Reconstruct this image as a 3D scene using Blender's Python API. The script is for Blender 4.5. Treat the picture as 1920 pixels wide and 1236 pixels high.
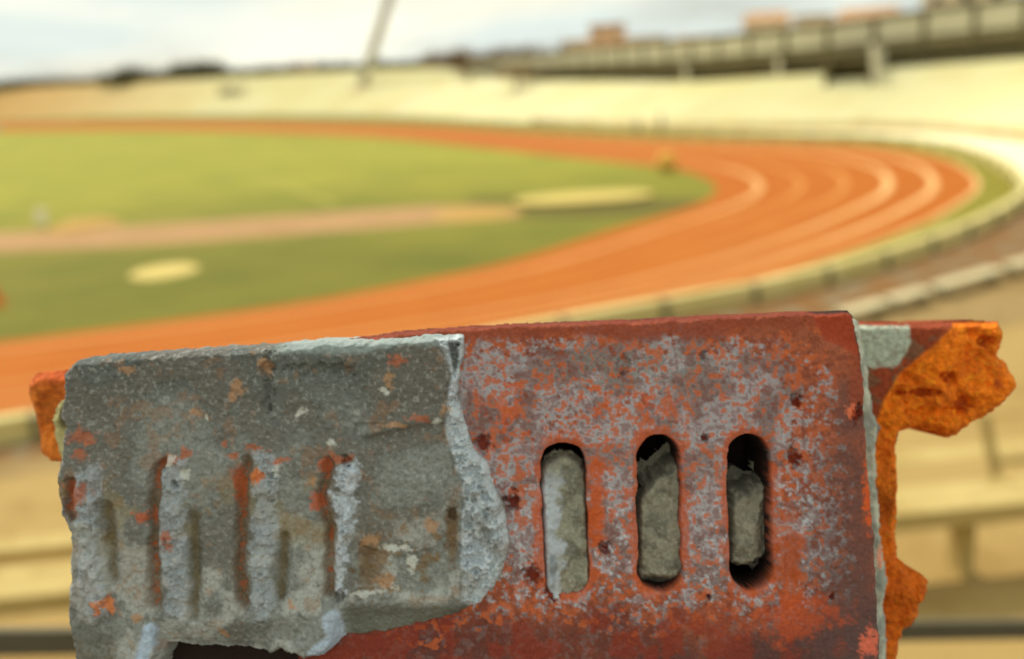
import bpy, bmesh, math, random
import numpy as np
from mathutils import Vector, Matrix

for o in list(bpy.data.objects): bpy.data.objects.remove(o)
SC = bpy.context.scene
COL = SC.collection
rad = math.radians

# ------------------------------------------------------------------ camera
W0, H0, FPX = 960.0, 618.0, 1900.0
HOR = 500.0
PITCH = math.atan(HOR / FPX)
ROLL = rad(3.0)
EYE = 8.0
cam_d = bpy.data.cameras.new('camera')
cam = bpy.data.objects.new('camera', cam_d); COL.objects.link(cam)
cam_d.sensor_width = 23.6
cam_d.lens = FPX / 1920 * 23.6
cam_d.clip_start = 0.01; cam_d.clip_end = 8000
f0 = Vector((0, math.cos(PITCH), -math.sin(PITCH)))
r0 = Vector((1, 0, 0)); u0 = Vector((0, math.sin(PITCH), math.cos(PITCH)))
# camera rolled clockwise -> the place appears turned counter-clockwise
cr = r0 * math.cos(ROLL) - u0 * math.sin(ROLL)
cu = u0 * math.cos(ROLL) + r0 * math.sin(ROLL)
M = Matrix((cr, cu, -f0)).transposed().to_4x4()
M.translation = Vector((0, 0, EYE))
cam.matrix_world = M
CAMM = M.copy()
BD = 0.33                                   # distance of the brick face
cam_d.dof.use_dof = True
cam_d.dof.focus_distance = BD + 0.004
cam_d.dof.aperture_fstop = 3.7
cam_d.dof.aperture_blades = 7
SC.camera = cam

# ------------------------------------------------------------------ world / sun
SUN_EL, SUN_AZ = rad(52), rad(-28)          # azimuth from +Y, negative = left
w = bpy.data.worlds.new('World'); SC.world = w; w.use_nodes = True
nt = w.node_tree; nt.nodes.clear()
def N(nt, t, **k):
    n = nt.nodes.new(t)
    for a, b in k.items(): setattr(n, a, b)
    return n
out = N(nt, 'ShaderNodeOutputWorld'); bg = N(nt, 'ShaderNodeBackground')
sky = N(nt, 'ShaderNodeTexSky', sky_type='NISHITA', sun_disc=False)
sky.sun_elevation = SUN_EL; sky.sun_rotation = SUN_AZ
sky.air_density = 1.0; sky.dust_density = 2.5; sky.ozone_density = 1.0
tc = N(nt, 'ShaderNodeTexCoord'); mp = N(nt, 'ShaderNodeMapping')
mp.inputs['Scale'].default_value = (1.0, 1.0, 4.5)
mp.inputs['Rotation'].default_value = (0.0, 0.10, 0.3)
cn = N(nt, 'ShaderNodeTexNoise'); cn.inputs['Scale'].default_value = 3.4
cn.inputs['Detail'].default_value = 7; cn.inputs['Roughness'].default_value = .52
crp = N(nt, 'ShaderNodeValToRGB')
crp.color_ramp.elements[0].position = .36; crp.color_ramp.elements[0].color = (.5, .5, .5, 1)
crp.color_ramp.elements[1].position = .56; crp.color_ramp.elements[1].color = (1, 1, 1, 1)
mix = N(nt, 'ShaderNodeMixRGB')
cn2 = N(nt, 'ShaderNodeTexNoise'); cn2.inputs['Scale'].default_value = 2.3; cn2.inputs['Detail'].default_value = 5
cr2 = N(nt, 'ShaderNodeValToRGB')
cr2.color_ramp.elements[0].position = .43; cr2.color_ramp.elements[0].color = (8.9, 9.8, 9.1, 1)
cr2.color_ramp.elements[1].position = .57; cr2.color_ramp.elements[1].color = (12.4, 12.2, 10.0, 1)
nt.links.new(mp.outputs['Vector'], cn2.inputs['Vector']); nt.links.new(cn2.outputs['Fac'], cr2.inputs['Fac'])
nt.links.new(cr2.outputs['Color'], mix.inputs['Color2'])
L = nt.links.new
L(tc.outputs['Generated'], mp.inputs['Vector']); L(mp.outputs['Vector'], cn.inputs['Vector'])
L(cn.outputs['Fac'], crp.inputs['Fac']); L(crp.outputs['Color'], mix.inputs['Fac'])
L(sky.outputs['Color'], mix.inputs['Color1']); L(mix.outputs['Color'], bg.inputs['Color'])
bg.inputs['Strength'].default_value = 0.10
L(bg.outputs['Background'], out.inputs['Surface'])

sd = bpy.data.lights.new('sun', 'SUN'); sun = bpy.data.objects.new('sun', sd); COL.objects.link(sun)
sd.energy = 4.0; sd.angle = rad(0.5); sd.color = (1.0, .91, .76)
sv = Vector((math.sin(SUN_AZ) * math.cos(SUN_EL), math.cos(SUN_AZ) * math.cos(SUN_EL), math.sin(SUN_EL)))
sun.rotation_euler = sv.to_track_quat('Z', 'Y').to_euler(); sun.location = (0, 0, 60)
SC.view_settings.view_transform = 'Standard'; SC.view_settings.look = 'None'
SC.view_settings.gamma = 1; SC.view_settings.exposure = -0.12
SC.render.engine = 'CYCLES'
SC.cycles.filter_width = 2.0
SC.cycles.max_bounces = 6

# ------------------------------------------------------------------ helpers
random.seed(4)
def G(u, v, z=0.0):
    """where the line of sight through a photo point meets level z"""
    x = u - W0; y = H0 - v
    d = CAMM.to_3x3() @ Vector((x, y, -FPX))
    t = (z - EYE) / d.z
    p = Vector((0, 0, EYE)) + d * t
    return p
def P(u, v, dist):
    x = u - W0; y = H0 - v
    d = CAMM.to_3x3() @ Vector((x, y, -FPX))
    return Vector((0, 0, EYE)) + d * (dist / Vector((d.x, d.y, 0)).length)
def spline(pts, n=8):
    pts = [Vector(p) for p in pts]; o = []
    for i in range(len(pts) - 1):
        p0 = pts[max(i - 1, 0)]; p1 = pts[i]; p2 = pts[i + 1]; p3 = pts[min(i + 2, len(pts) - 1)]
        for k in range(n):
            t = k / n
            o.append(.5 * ((2 * p1) + (p2 - p0) * t + (2 * p0 - 5 * p1 + 4 * p2 - p3) * t * t + (3 * p1 - p0 - 3 * p2 + p3) * t ** 3))
    o.append(pts[-1]); return o
def smooth(pts, k=3):
    for _ in range(k):
        pts = [pts[0]] + [(pts[i - 1] + pts[i] * 2 + pts[i + 1]) / 4 for i in range(1, len(pts) - 1)] + [pts[-1]]
    return pts
def resample(pts, n):
    L_ = [0]
    for a, b in zip(pts, pts[1:]): L_.append(L_[-1] + (b - a).length)
    o = []; j = 0
    for i in range(n):
        t = L_[-1] * i / (n - 1)
        while j < len(L_) - 2 and L_[j + 1] < t: j += 1
        k = (t - L_[j]) / max(L_[j + 1] - L_[j], 1e-9)
        o.append(pts[j].lerp(pts[j + 1], min(k, 1)))
    return o
def tag(o, label=None, cat=None, group=None, kind=None):
    if label: o['label'] = label
    if cat: o['category'] = cat
    if group: o['group'] = group
    if kind: o['kind'] = kind
    return o
def empty(name, loc=(0, 0, 0), rz=0, **k):
    o = bpy.data.objects.new(name, None); COL.objects.link(o); o.location = loc
    o.rotation_euler = (0, 0, rz); o.empty_display_size = .1
    return tag(o, **k)
def link(name, me, mat, parent=None):
    o = bpy.data.objects.new(name, me); COL.objects.link(o)
    if mat and not me.materials: me.materials.append(mat)
    if parent: o.parent = parent
    return o
def mesh(name, vs, fs, mat, parent=None, smooth_=False):
    me = bpy.data.meshes.new(name); me.from_pydata([tuple(v) for v in vs], [], fs); me.update()
    if smooth_: me.polygons.foreach_set('use_smooth', [True] * len(me.polygons))
    return link(name, me, mat, parent)
class MB:
    def __init__(s): s.v = []; s.f = []
    def box(s, c, d, rz=0, tilt=None):
        m = Matrix.Rotation(rz, 3, 'Z')
        if tilt is not None: m = m @ tilt
        b = len(s.v)
        for z in (-1, 1):
            for x, y in ((-1, -1), (1, -1), (1, 1), (-1, 1)):
                s.v.append(Vector(c) + m @ Vector((x * d[0] / 2, y * d[1] / 2, z * d[2] / 2)))
        s.f += [tuple(b + i for i in q) for q in ((3, 2, 1, 0), (4, 5, 6, 7), (0, 1, 5, 4), (1, 2, 6, 5), (2, 3, 7, 6), (3, 0, 4, 7))]
        return s
    def tube(s, a, b, r0_, r1_=None, n=10):
        r1_ = r0_ if r1_ is None else r1_
        a = Vector(a); b = Vector(b); q = (b - a).to_track_quat('Z', 'Y'); k = len(s.v)
        for p, r in ((a, r0_), (b, r1_)):
            for i in range(n):
                t = 2 * math.pi * i / n
                s.v.append(p + q @ Vector((r * math.cos(t), r * math.sin(t), 0)))
        for i in range(n):
            j = (i + 1) % n; s.f.append((k + i, k + j, k + n + j, k + n + i))
        s.f.append(tuple(k + i for i in reversed(range(n)))); s.f.append(tuple(k + n + i for i in range(n)))
        return s
    def build(s, name, mat, parent=None, sm=False): return mesh(name, s.v, s.f, mat, parent, sm)

def lin(c):
    return tuple(((x / 255 + .055) / 1.055) ** 2.4 if x / 255 > .04045 else x / 255 / 12.92 for x in c)
def mat(name, col, col2=None, scale=1.0, rough=.85, detail=5, lo=.35, hi=.65, bump=0, bscale=None, third=None, tscale=None, tlo=.55, thi=.7, spec=.12):
    m = bpy.data.materials.new(name); m.use_nodes = True; t = m.node_tree; b = t.nodes['Principled BSDF']
    b.inputs['Roughness'].default_value = rough; b.inputs['Specular IOR Level'].default_value = spec
    geo = N(t, 'ShaderNodeNewGeometry')
    col2 = col2 or tuple(c * .8 for c in col)
    def noise(sc, det):
        n = N(t, 'ShaderNodeTexNoise'); n.inputs['Scale'].default_value = sc; n.inputs['Detail'].default_value = det
        n.inputs['Roughness'].default_value = .6
        t.links.new(geo.outputs['Position'], n.inputs['Vector']); return n
    n1 = noise(scale, detail)
    r = N(t, 'ShaderNodeMapRange'); r.inputs[1].default_value = lo; r.inputs[2].default_value = hi
    t.links.new(n1.outputs['Fac'], r.inputs[0])
    mx = N(t, 'ShaderNodeMixRGB'); mx.inputs['Color1'].default_value = (*col, 1); mx.inputs['Color2'].default_value = (*col2, 1)
    t.links.new(r.outputs[0], mx.inputs['Fac']); c = mx.outputs['Color']
    if third:
        n2 = noise(tscale or scale * 3.1, 4)
        r2 = N(t, 'ShaderNodeMapRange'); r2.inputs[1].default_value = tlo; r2.inputs[2].default_value = thi
        t.links.new(n2.outputs['Fac'], r2.inputs[0])
        m2 = N(t, 'ShaderNodeMixRGB'); m2.inputs['Color2'].default_value = (*third, 1)
        t.links.new(c, m2.inputs['Color1']); t.links.new(r2.outputs[0], m2.inputs['Fac']); c = m2.outputs['Color']
    t.links.new(c, b.inputs['Base Color'])
    if bump:
        n3 = noise(bscale or scale * 8, 4); bp = N(t, 'ShaderNodeBump'); bp.inputs['Distance'].default_value = bump
        t.links.new(n3.outputs['Fac'], bp.inputs['Height']); t.links.new(bp.outputs['Normal'], b.inputs['Normal'])
    return m

MT = dict(
    soil=mat('soil', (.26, .17, .06), (.32, .22, .09), .25, third=(.20, .13, .06), tscale=1.2),
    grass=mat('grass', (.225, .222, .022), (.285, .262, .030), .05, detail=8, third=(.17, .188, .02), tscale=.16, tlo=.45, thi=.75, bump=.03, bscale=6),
    verge=mat('verge_grass', (.21, .185, .016), (.26, .23, .03), .3, third=(.17, .17, .02)),
    track=mat('track_rubber', (.40, .105, .008), (.44, .125, .012), .35, detail=8, rough=.9),
    line=mat('line_paint', (.80, .50, .21), (.72, .40, .14), .3, rough=.8), linef=mat('worn_line_paint', (.62, .28, .07), (.55, .21, .04), .3, rough=.8),
    fieldline=mat('faded_line', (.33, .31, .05), (.27, .25, .035), .8),
    runway=mat('runway', (.36, .205, .085), (.42, .25, .11), .3, third=(.30, .215, .07)),
    sand=mat('sand', (.56, .44, .13), (.62, .48, .17), .8),
    sand2=mat('sand_orange', (.46, .28, .075), (.42, .25, .07), .8),
    shade_tone=mat('painted_shade', (.11, .09, .015), (.13, .115, .018), .4),  # dark tone that stands for the shade around the landing mat
    terrace=mat('hazed_terrace', (.88, .83, .52), (.90, .86, .60), .06, third=(.84, .74, .40), tscale=.25, tlo=.5, thi=.75),  # the paleness of distant haze is put into this colour
    near=mat('beige_concrete', (.41, .285, .105), (.37, .25, .085), .7, detail=9, third=(.30, .19, .058), tscale=1.6, tlo=.52, thi=.75, bump=.01, bscale=30),
    aisle=mat('terrace_stair', (.78, .70, .42), (.72, .64, .36), .4),
    walk=mat('grey_concrete', (.20, .20, .20), (.16, .16, .16), 2),
    near2=mat('pale_concrete', (.52, .40, .16), (.44, .33, .12), 2.0, detail=8, third=(.36, .25, .08), tscale=5),
    wall=mat('ring_wall_paint', (.68, .60, .27), (.60, .52, .20), .6, third=(.62, .53, .26), tscale=1.5),
    path=mat('dirt_path', (.22, .105, .03), (.20, .105, .04), .5, third=(.22, .175, .10), tscale=.9, tlo=.5, thi=.6),
    slabc=mat('bench_concrete', (.62, .55, .34), (.54, .47, .28), 1.2),
    darkmetal=mat('dark_steel', (.10, .085, .04), (.13, .11, .055), 2, rough=.7),
    panel=mat('grey_panel', (.50, .47, .34), (.56, .53, .39), .3, rough=.7),
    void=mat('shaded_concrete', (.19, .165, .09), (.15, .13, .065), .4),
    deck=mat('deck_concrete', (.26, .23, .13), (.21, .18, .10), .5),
    pillar=mat('pale_pillar', (.62, .58, .45), (.52, .49, .38), .9),
    mast=mat('mast_paint', (.46, .45, .36), (.42, .41, .32), .6, rough=.5),
    rail=mat('grey_rail', (.135, .115, .07), (.165, .14, .085), 3, rough=.55),
    leaf=mat('leaf', (.065, .065, .016), (.10, .09, .025), .5),
    dryleaf=mat('dry_leaf', (.22, .14, .06), (.28, .19, .08), .5),
    bark=mat('bark', (.10, .07, .04), (.07, .05, .03), 2),
    brickwall=mat('house_brick', (.82, .50, .28), (.85, .58, .36), .3),
    cream=mat('house_render', (.85, .70, .46), (.86, .75, .54), .2),
    roof=mat('roof_tile', (.52, .33, .19), (.48, .29, .16), 1),
    glass=mat('window_glass', (.06, .07, .08), (.08, .09, .10), 1, rough=.15),
    orange=mat('orange_plastic', (.72, .20, .03), (.66, .18, .03), 2, rough=.5),
    white=mat('white_paint', (.85, .84, .66), (.8, .78, .6), 2, rough=.6),
    mat_top=mat('mat_cover', (.60, .47, .14), (.54, .42, .12), .5),
    skin=mat('skin', (.36, .20, .12), (.32, .17, .10), 8, rough=.6),
    yellow=mat('yellow_shirt', (.85, .48, .10), (.80, .44, .09), 8),
    darkcl=mat('dark_clothes', (.06, .05, .03), (.09, .07, .04), 8),
    palecl=mat('pale_trousers', (.75, .68, .36), (.7, .62, .3), 8),
    hair=mat('hair', (.03, .02, .015), (.02, .015, .01), 20),
    fencem=mat('fence_board', (.60, .44, .22), (.66, .54, .3), .35, third=(.46, .26, .13), tscale=.8),
)

gt_ = MT['grass'].node_tree; gb_ = gt_.nodes['Principled BSDF']; gs_ = gb_.inputs['Base Color'].links[0].from_socket
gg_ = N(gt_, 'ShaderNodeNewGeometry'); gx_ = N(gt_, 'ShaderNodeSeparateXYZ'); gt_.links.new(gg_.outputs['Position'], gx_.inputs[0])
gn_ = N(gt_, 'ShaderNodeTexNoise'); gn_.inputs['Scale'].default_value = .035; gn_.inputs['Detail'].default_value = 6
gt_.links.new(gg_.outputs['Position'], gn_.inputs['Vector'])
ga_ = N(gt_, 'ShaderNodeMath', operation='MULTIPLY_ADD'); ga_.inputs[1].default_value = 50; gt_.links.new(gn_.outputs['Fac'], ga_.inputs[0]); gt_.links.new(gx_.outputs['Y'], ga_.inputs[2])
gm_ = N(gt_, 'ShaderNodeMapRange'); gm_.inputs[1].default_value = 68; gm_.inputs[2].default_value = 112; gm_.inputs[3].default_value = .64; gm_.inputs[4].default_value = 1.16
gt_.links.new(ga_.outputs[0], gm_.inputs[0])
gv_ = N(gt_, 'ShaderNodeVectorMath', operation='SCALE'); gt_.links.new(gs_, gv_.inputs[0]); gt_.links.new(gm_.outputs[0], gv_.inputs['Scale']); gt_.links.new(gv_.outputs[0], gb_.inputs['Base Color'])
for nm_ in ('line', 'linef'):                  # paint worn away along the home straight
    lt = MT[nm_].node_tree; lb = lt.nodes['Principled BSDF']; ls = lb.inputs['Base Color'].links[0].from_socket
    lg = N(lt, 'ShaderNodeNewGeometry'); lx = N(lt, 'ShaderNodeSeparateXYZ'); lt.links.new(lg.outputs['Position'], lx.inputs[0])
    lm = N(lt, 'ShaderNodeMapRange'); lm.inputs[1].default_value = 22; lm.inputs[2].default_value = -2; lm.inputs[4].default_value = .72
    lt.links.new(lx.outputs['X'], lm.inputs[0]); lc = N(lt, 'ShaderNodeMixRGB'); lc.inputs['Color2'].default_value = (.42, .115, .010, 1)
    lt.links.new(lm.outputs[0], lc.inputs['Fac']); lt.links.new(ls, lc.inputs['Color1']); lt.links.new(lc.outputs['Color'], lb.inputs['Base Color'])
tt = MT['terrace'].node_tree; tb_ = tt.nodes['Principled BSDF']; src = tb_.inputs['Base Color'].links[0].from_socket
tg = N(tt, 'ShaderNodeNewGeometry'); sx_ = N(tt, 'ShaderNodeSeparateXYZ'); tt.links.new(tg.outputs['Position'], sx_.inputs[0])
mr1 = N(tt, 'ShaderNodeMapRange'); mr1.inputs[1].default_value = -60; mr1.inputs[2].default_value = -135; mr1.inputs[4].default_value = .8
tt.links.new(sx_.outputs['X'], mr1.inputs[0])
mxx = N(tt, 'ShaderNodeMixRGB'); mxx.inputs['Color2'].default_value = (.80, .50, .19, 1)
tt.links.new(mr1.outputs[0], mxx.inputs['Fac']); tt.links.new(src, mxx.inputs['Color1']); tt.links.new(mxx.outputs['Color'], tb_.inputs['Base Color'])

# ------------------------------------------------------------------ ground, field, track
def sheet(name, poly, mat_, z=0, kind='structure', **k):
    vs = [Vector((p.x, p.y, z)) for p in poly]
    bm = bmesh.new(); f = bm.faces.new([bm.verts.new(v) for v in vs])
    bmesh.ops.triangulate(bm, faces=[f]); bm.normal_update()
    for f in bm.faces:
        if f.normal.z < 0: f.normal_flip()
    me = bpy.data.meshes.new(name); bm.to_mesh(me); bm.free()
    return tag(link(name, me, mat_), kind=kind, **k)
S = 3500
mesh('ground', [(-S, -200, 0), (S, -200, 0), (S, S, 0), (-S, S, 0)], [(0, 1, 2, 3)], MT['soil'])['kind'] = 'structure'

NS = 260
def curve(px, n=NS, lead=None, tail=None):
    pts = [G(u, v) for u, v in px]
    if lead: pts = [pts[0] + (pts[0] - pts[1]).normalized() * lead] + pts
    if tail: pts = pts + [pts[-1] + (pts[-1] - pts[-2]).normalized() * tail]
    return resample(smooth(spline(pts, 10), 6), n)
inner = curve([(0, 246), (300, 244), (600, 252), (760, 262), (960, 284), (1100, 299), (1240, 314), (1305, 328), (1345, 355),
               (1300, 387), (1160, 428), (960, 490), (800, 525), (600, 563), (400, 592), (200, 618), (0, 642)], tail=12)
outer = curve([(0, 233), (300, 229), (600, 233), (800, 238), (960, 248), (1200, 261), (1450, 267), (1600, 272), (1700, 283),
               (1790, 305), (1838, 347), (1780, 395), (1720, 425), (1600, 470), (1500, 503), (1400, 533), (1250, 568),
               (960, 622), (600, 682), (300, 730), (0, 778)], tail=12)
def tips(c):                                   # index of the rightmost point: used to pair the curves
    return max(range(len(c)), key=lambda i: c[i].x)
def pair(c, n=NS // 2):
    k = tips(c); a = resample(c[:k + 1], n); b = resample(c[k:], n); return a + b[1:]
inner, outer = pair(inner), pair(outer)
def lane(t): return [a.lerp(b, t) for a, b in zip(inner, outer)]
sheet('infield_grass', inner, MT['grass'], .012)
def ribbon(name, c1, c2, z, m, **k):
    n = len(c1); vs = [Vector((p.x, p.y, z)) for p in c1] + [Vector((p.x, p.y, z)) for p in c2]
    fs = [(i, i + 1, n + i + 1, n + i) for i in range(n - 1)]
    return tag(mesh(name, vs, fs, m), **k)
ribbon('running_track', inner, outer, .024, MT['track'], kind='structure')
def off(c, d):                                 # sideways offset of a curve
    o = []
    for i, p in enumerate(c):
        t = (c[min(i + 1, len(c) - 1)] - c[max(i - 1, 0)]).normalized()
        o.append(p + Vector((-t.y, t.x, 0)) * d)
    return o
for i, (t, wd) in enumerate(((.165, .45), (.325, .38), (.495, .38), (.665, .46), (.835, .46), (.995, .3))):
    c = lane(t)
    ribbon('lane_line', off(c, -wd / 2), off(c, wd / 2), .036, MT['linef' if i in (1, 2) else 'line'], kind='structure')

# outer verge out to the ring wall
ring = curve([(0, 226), (300, 222), (700, 226), (960, 240), (1300, 258), (1500, 264), (1650, 268), (1780, 284), (1865, 312), (1912, 350),
              (1915, 385), (1820, 440), (1650, 502), (1500, 544), (1350, 577), (1200, 604), (900, 662), (500, 742), (0, 832)], tail=10)
ringp = pair(ring)
ribbon('verge', outer, ringp, .008, MT['verge'], kind='structure')

# low ring wall of panels with posts between them
def cum(c):
    L_ = [0]
    for a, b in zip(c, c[1:]): L_.append(L_[-1] + (b - a).length)
    return L_
wallroot = empty('ring_wall', (0, 0, 0), label='low pale yellow panelled wall running round the outside of the running track', cat='wall')
rs = resample(ring, 400); RL = cum(rs)
def wall_panels(c, plen, hgt, th, m, root, pname, gap=.12, z0=0, post=None, hpost=None, i0=0, i1=None):
    L_ = cum(c); tot = L_[-1]; n = int(tot / plen); pts = resample(c, n + 1)
    for i in range(i0, n if i1 is None else min(i1, n)):
        a, b = pts[i], pts[i + 1]; d = (b - a); l = d.length; rz = math.atan2(d.y, d.x)
        mid = (a + b) / 2
        MB().box((mid.x, mid.y, z0 + hgt / 2), (l - gap, th, hgt), rz).build(pname, m, root)
        if post: MB().box((a.x, a.y, z0 + hpost / 2), (gap * .98, th * 1.5, hpost), rz).build('post', post, root)
wall_panels(rs, 3.6, .62, .42, MT['wall'], wallroot, 'wall_panel', gap=.2, post=MT['deck'], hpost=.6)

# dirt path outside the ring wall, laid towards the near stand
npath = [p for p in resample(ring, 200)][96:]
ribbon('dirt_path', npath, off(npath, 7.5 if False else 7.5), .006, MT['path'], kind='structure') if False else None
far_edge = [G(1990, 420), G(1920, 452), G(1820, 470), G(1650, 520), G(1500, 556), G(1350, 588), G(1200, 612), G(900, 672), G(500, 752), G(0, 842), G(-200, 880)]
near_edge = [G(2050, 470), G(1920, 512), G(1820, 542), G(1650, 590), G(1500, 628), G(1350, 662), G(1200, 695), G(900, 745), G(500, 810), G(0, 880), G(-200, 915)]
far_edge = [G(2100, 330), G(1990, 375), G(1915, 400), G(1820, 447), G(1650, 509), G(1500, 550), G(1350, 583), G(1200, 610), G(900, 668), G(500, 748), G(0, 838), G(-200, 880)]
near_edge = [G(2250, 380), G(2060, 455), G(1920, 500), G(1820, 532), G(1650, 584), G(1500, 624), G(1350, 658), G(1200, 690), G(900, 740), G(500, 802), G(0, 868), G(-200, 905)]
ribbon('dirt_path', resample(spline(far_edge), 60), resample(spline(near_edge), 60), .016, MT['path'], kind='structure')

# ------------------------------------------------------------------ things on the infield
def blob(cx, cy, rx, ry, n=40, rough=.06, rz=0):
    o = []
    for i in range(n):
        t = 2 * math.pi * i / n; k = 1 + rough * math.sin(3 * t + 1) + rough * .6 * math.sin(5 * t + 2)
        x, y = rx * k * math.cos(t), ry * k * math.sin(t)
        o.append(Vector((cx + x * math.cos(rz) - y * math.sin(rz), cy + x * math.sin(rz) + y * math.cos(rz), 0)))
    return o
up_ = [(-80, 441), (0, 437), (200, 427), (400, 414), (600, 400), (800, 386), (880, 386), (965, 390)]
lo_ = [(-80, 479), (0, 474), (200, 466), (400, 453), (600, 438), (800, 422), (880, 416), (972, 408)]
ribbon('runway', [G(*p) for p in up_], [G(*p) for p in lo_], .022, MT['runway'], kind='structure')
a, b = G(430, 308), G(630, 384)
dv = (b - a).normalized(); nn = Vector((-dv.y, dv.x, 0)) * .35
mesh('pitch_line', [p + Vector((0, 0, .02)) for p in (a - nn, b - nn, b + nn, a + nn)], [(0, 1, 2, 3)], MT['fieldline'])['kind'] = 'structure'
wr = G(1130, 391); sheet('painted_shade', blob(wr.x, wr.y, 6.6, 3.0, rough=.1), MT['shade_tone'], .018)  # shade of the mat, laid on the grass as a dark sheet
wr = G(925, 374); sheet('painted_shade', blob(wr.x, wr.y, 1.8, 1.4, rough=.1), MT['shade_tone'], .020)  # smaller dark sheet, painted shade as well

def mound(name, poly, h, m, **k):              # low domed heap with a soft edge
    c = sum(poly, Vector()) / len(poly); vs = []; fs = []; n = len(poly)
    for t, z in ((1, -.02), (.93, .45), (.8, .8), (.5, 1)):
        for p in poly:
            q = c.lerp(p, t); vs.append(Vector((q.x, q.y, h * z)))
    for r in range(3):
        for i in range(n): fs.append((r * n + i, r * n + (i + 1) % n, (r + 1) * n + (i + 1) % n, (r + 1) * n + i))
    fs.append(tuple(3 * n + i for i in range(n)))
    return tag(mesh(name, vs, fs, m, smooth_=True), **k)
c = G(308, 509)
mound('throwing_circle', blob(c.x, c.y, 1.46, 1.75, rough=.02), .07, MT['sand'], label='pale round throwing pad on the near infield grass, below the pinkish runway', cat='pad')
c = G(158, 424)
mound('sand_heap', blob(c.x, c.y, 1.9, 2.6, rough=.1), .25, MT['sand2'], label='small orange yellow heap of sand at the left of the pinkish runway', cat='sand heap')
c = G(890, 401)
mound('sand_patch', blob(c.x, c.y, 2.6, 2.6, rough=.08), .09, MT['sand2'], label='pale sand patch at the right end of the pinkish runway', cat='sand patch')
# landing mat: cover + foam base in the dark tone painted for shade
c = G(1096, 374); rm = empty('landing_mat', (c.x, c.y, .02), rad(7), label='large pale yellow landing mat with painted shade around it by the inner bend of the track', cat='landing mat')
vs = []; n = 48
for z, k in ((.05, .98), (.10, 1.0), (.15, .97), (.19, .86)):
    for i in range(n):
        t = 2 * math.pi * i / n; ex = .8
        x = abs(math.cos(t)) ** ex * math.copysign(1, math.cos(t)); y = abs(math.sin(t)) ** ex * math.copysign(1, math.sin(t))
        vs.append(Vector((x * 4.15 * k, y * 2.3 * k, z)))
fs = [(r * n + i, r * n + (i + 1) % n, (r + 1) * n + (i + 1) % n, (r + 1) * n + i) for r in range(3) for i in range(n)]
fs += [tuple(3 * n + i for i in range(n)), tuple(reversed(range(n)))]
mesh('mat_cover', vs, fs, MT['mat_top'], rm, True)
MB().box((0, 0, .02), (5.6, 2.9, .06)).build('foam_base', MT['shade_tone'], rm)
# small white board, cone
c = G(84, 428); r_ = empty('marker_board', (c.x, c.y, .02), rad(10), label='small white marker board leaning at the left of the infield, above the runway', cat='board')
MB().box((-.12, 0, .72), (.62, .05, .8), 0, Matrix.Rotation(rad(18), 3, 'Y')).build('board', MT['white'], r_)
MB().box((.12, .03, .2), (.05, .04, .5), 0, Matrix.Rotation(rad(18), 3, 'Y')).build('leg', MT['white'], r_)
MB().box((-.18, .03, .2), (.05, .04, .5), 0, Matrix.Rotation(rad(-8), 3, 'Y')).build('leg', MT['white'], r_)
c = G(-4, 572); r_ = empty('traffic_cone', (c.x, c.y, .012), label='orange cone on the near infield grass at the left edge of the view', cat='cone')
MB().tube((0, 0, .04), (0, 0, .72), .27, .05, 20).build('cone_body', MT['orange'], r_)
MB().box((0, 0, .02), (.62, .62, .04)).build('base', MT['orange'], r_)

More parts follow.
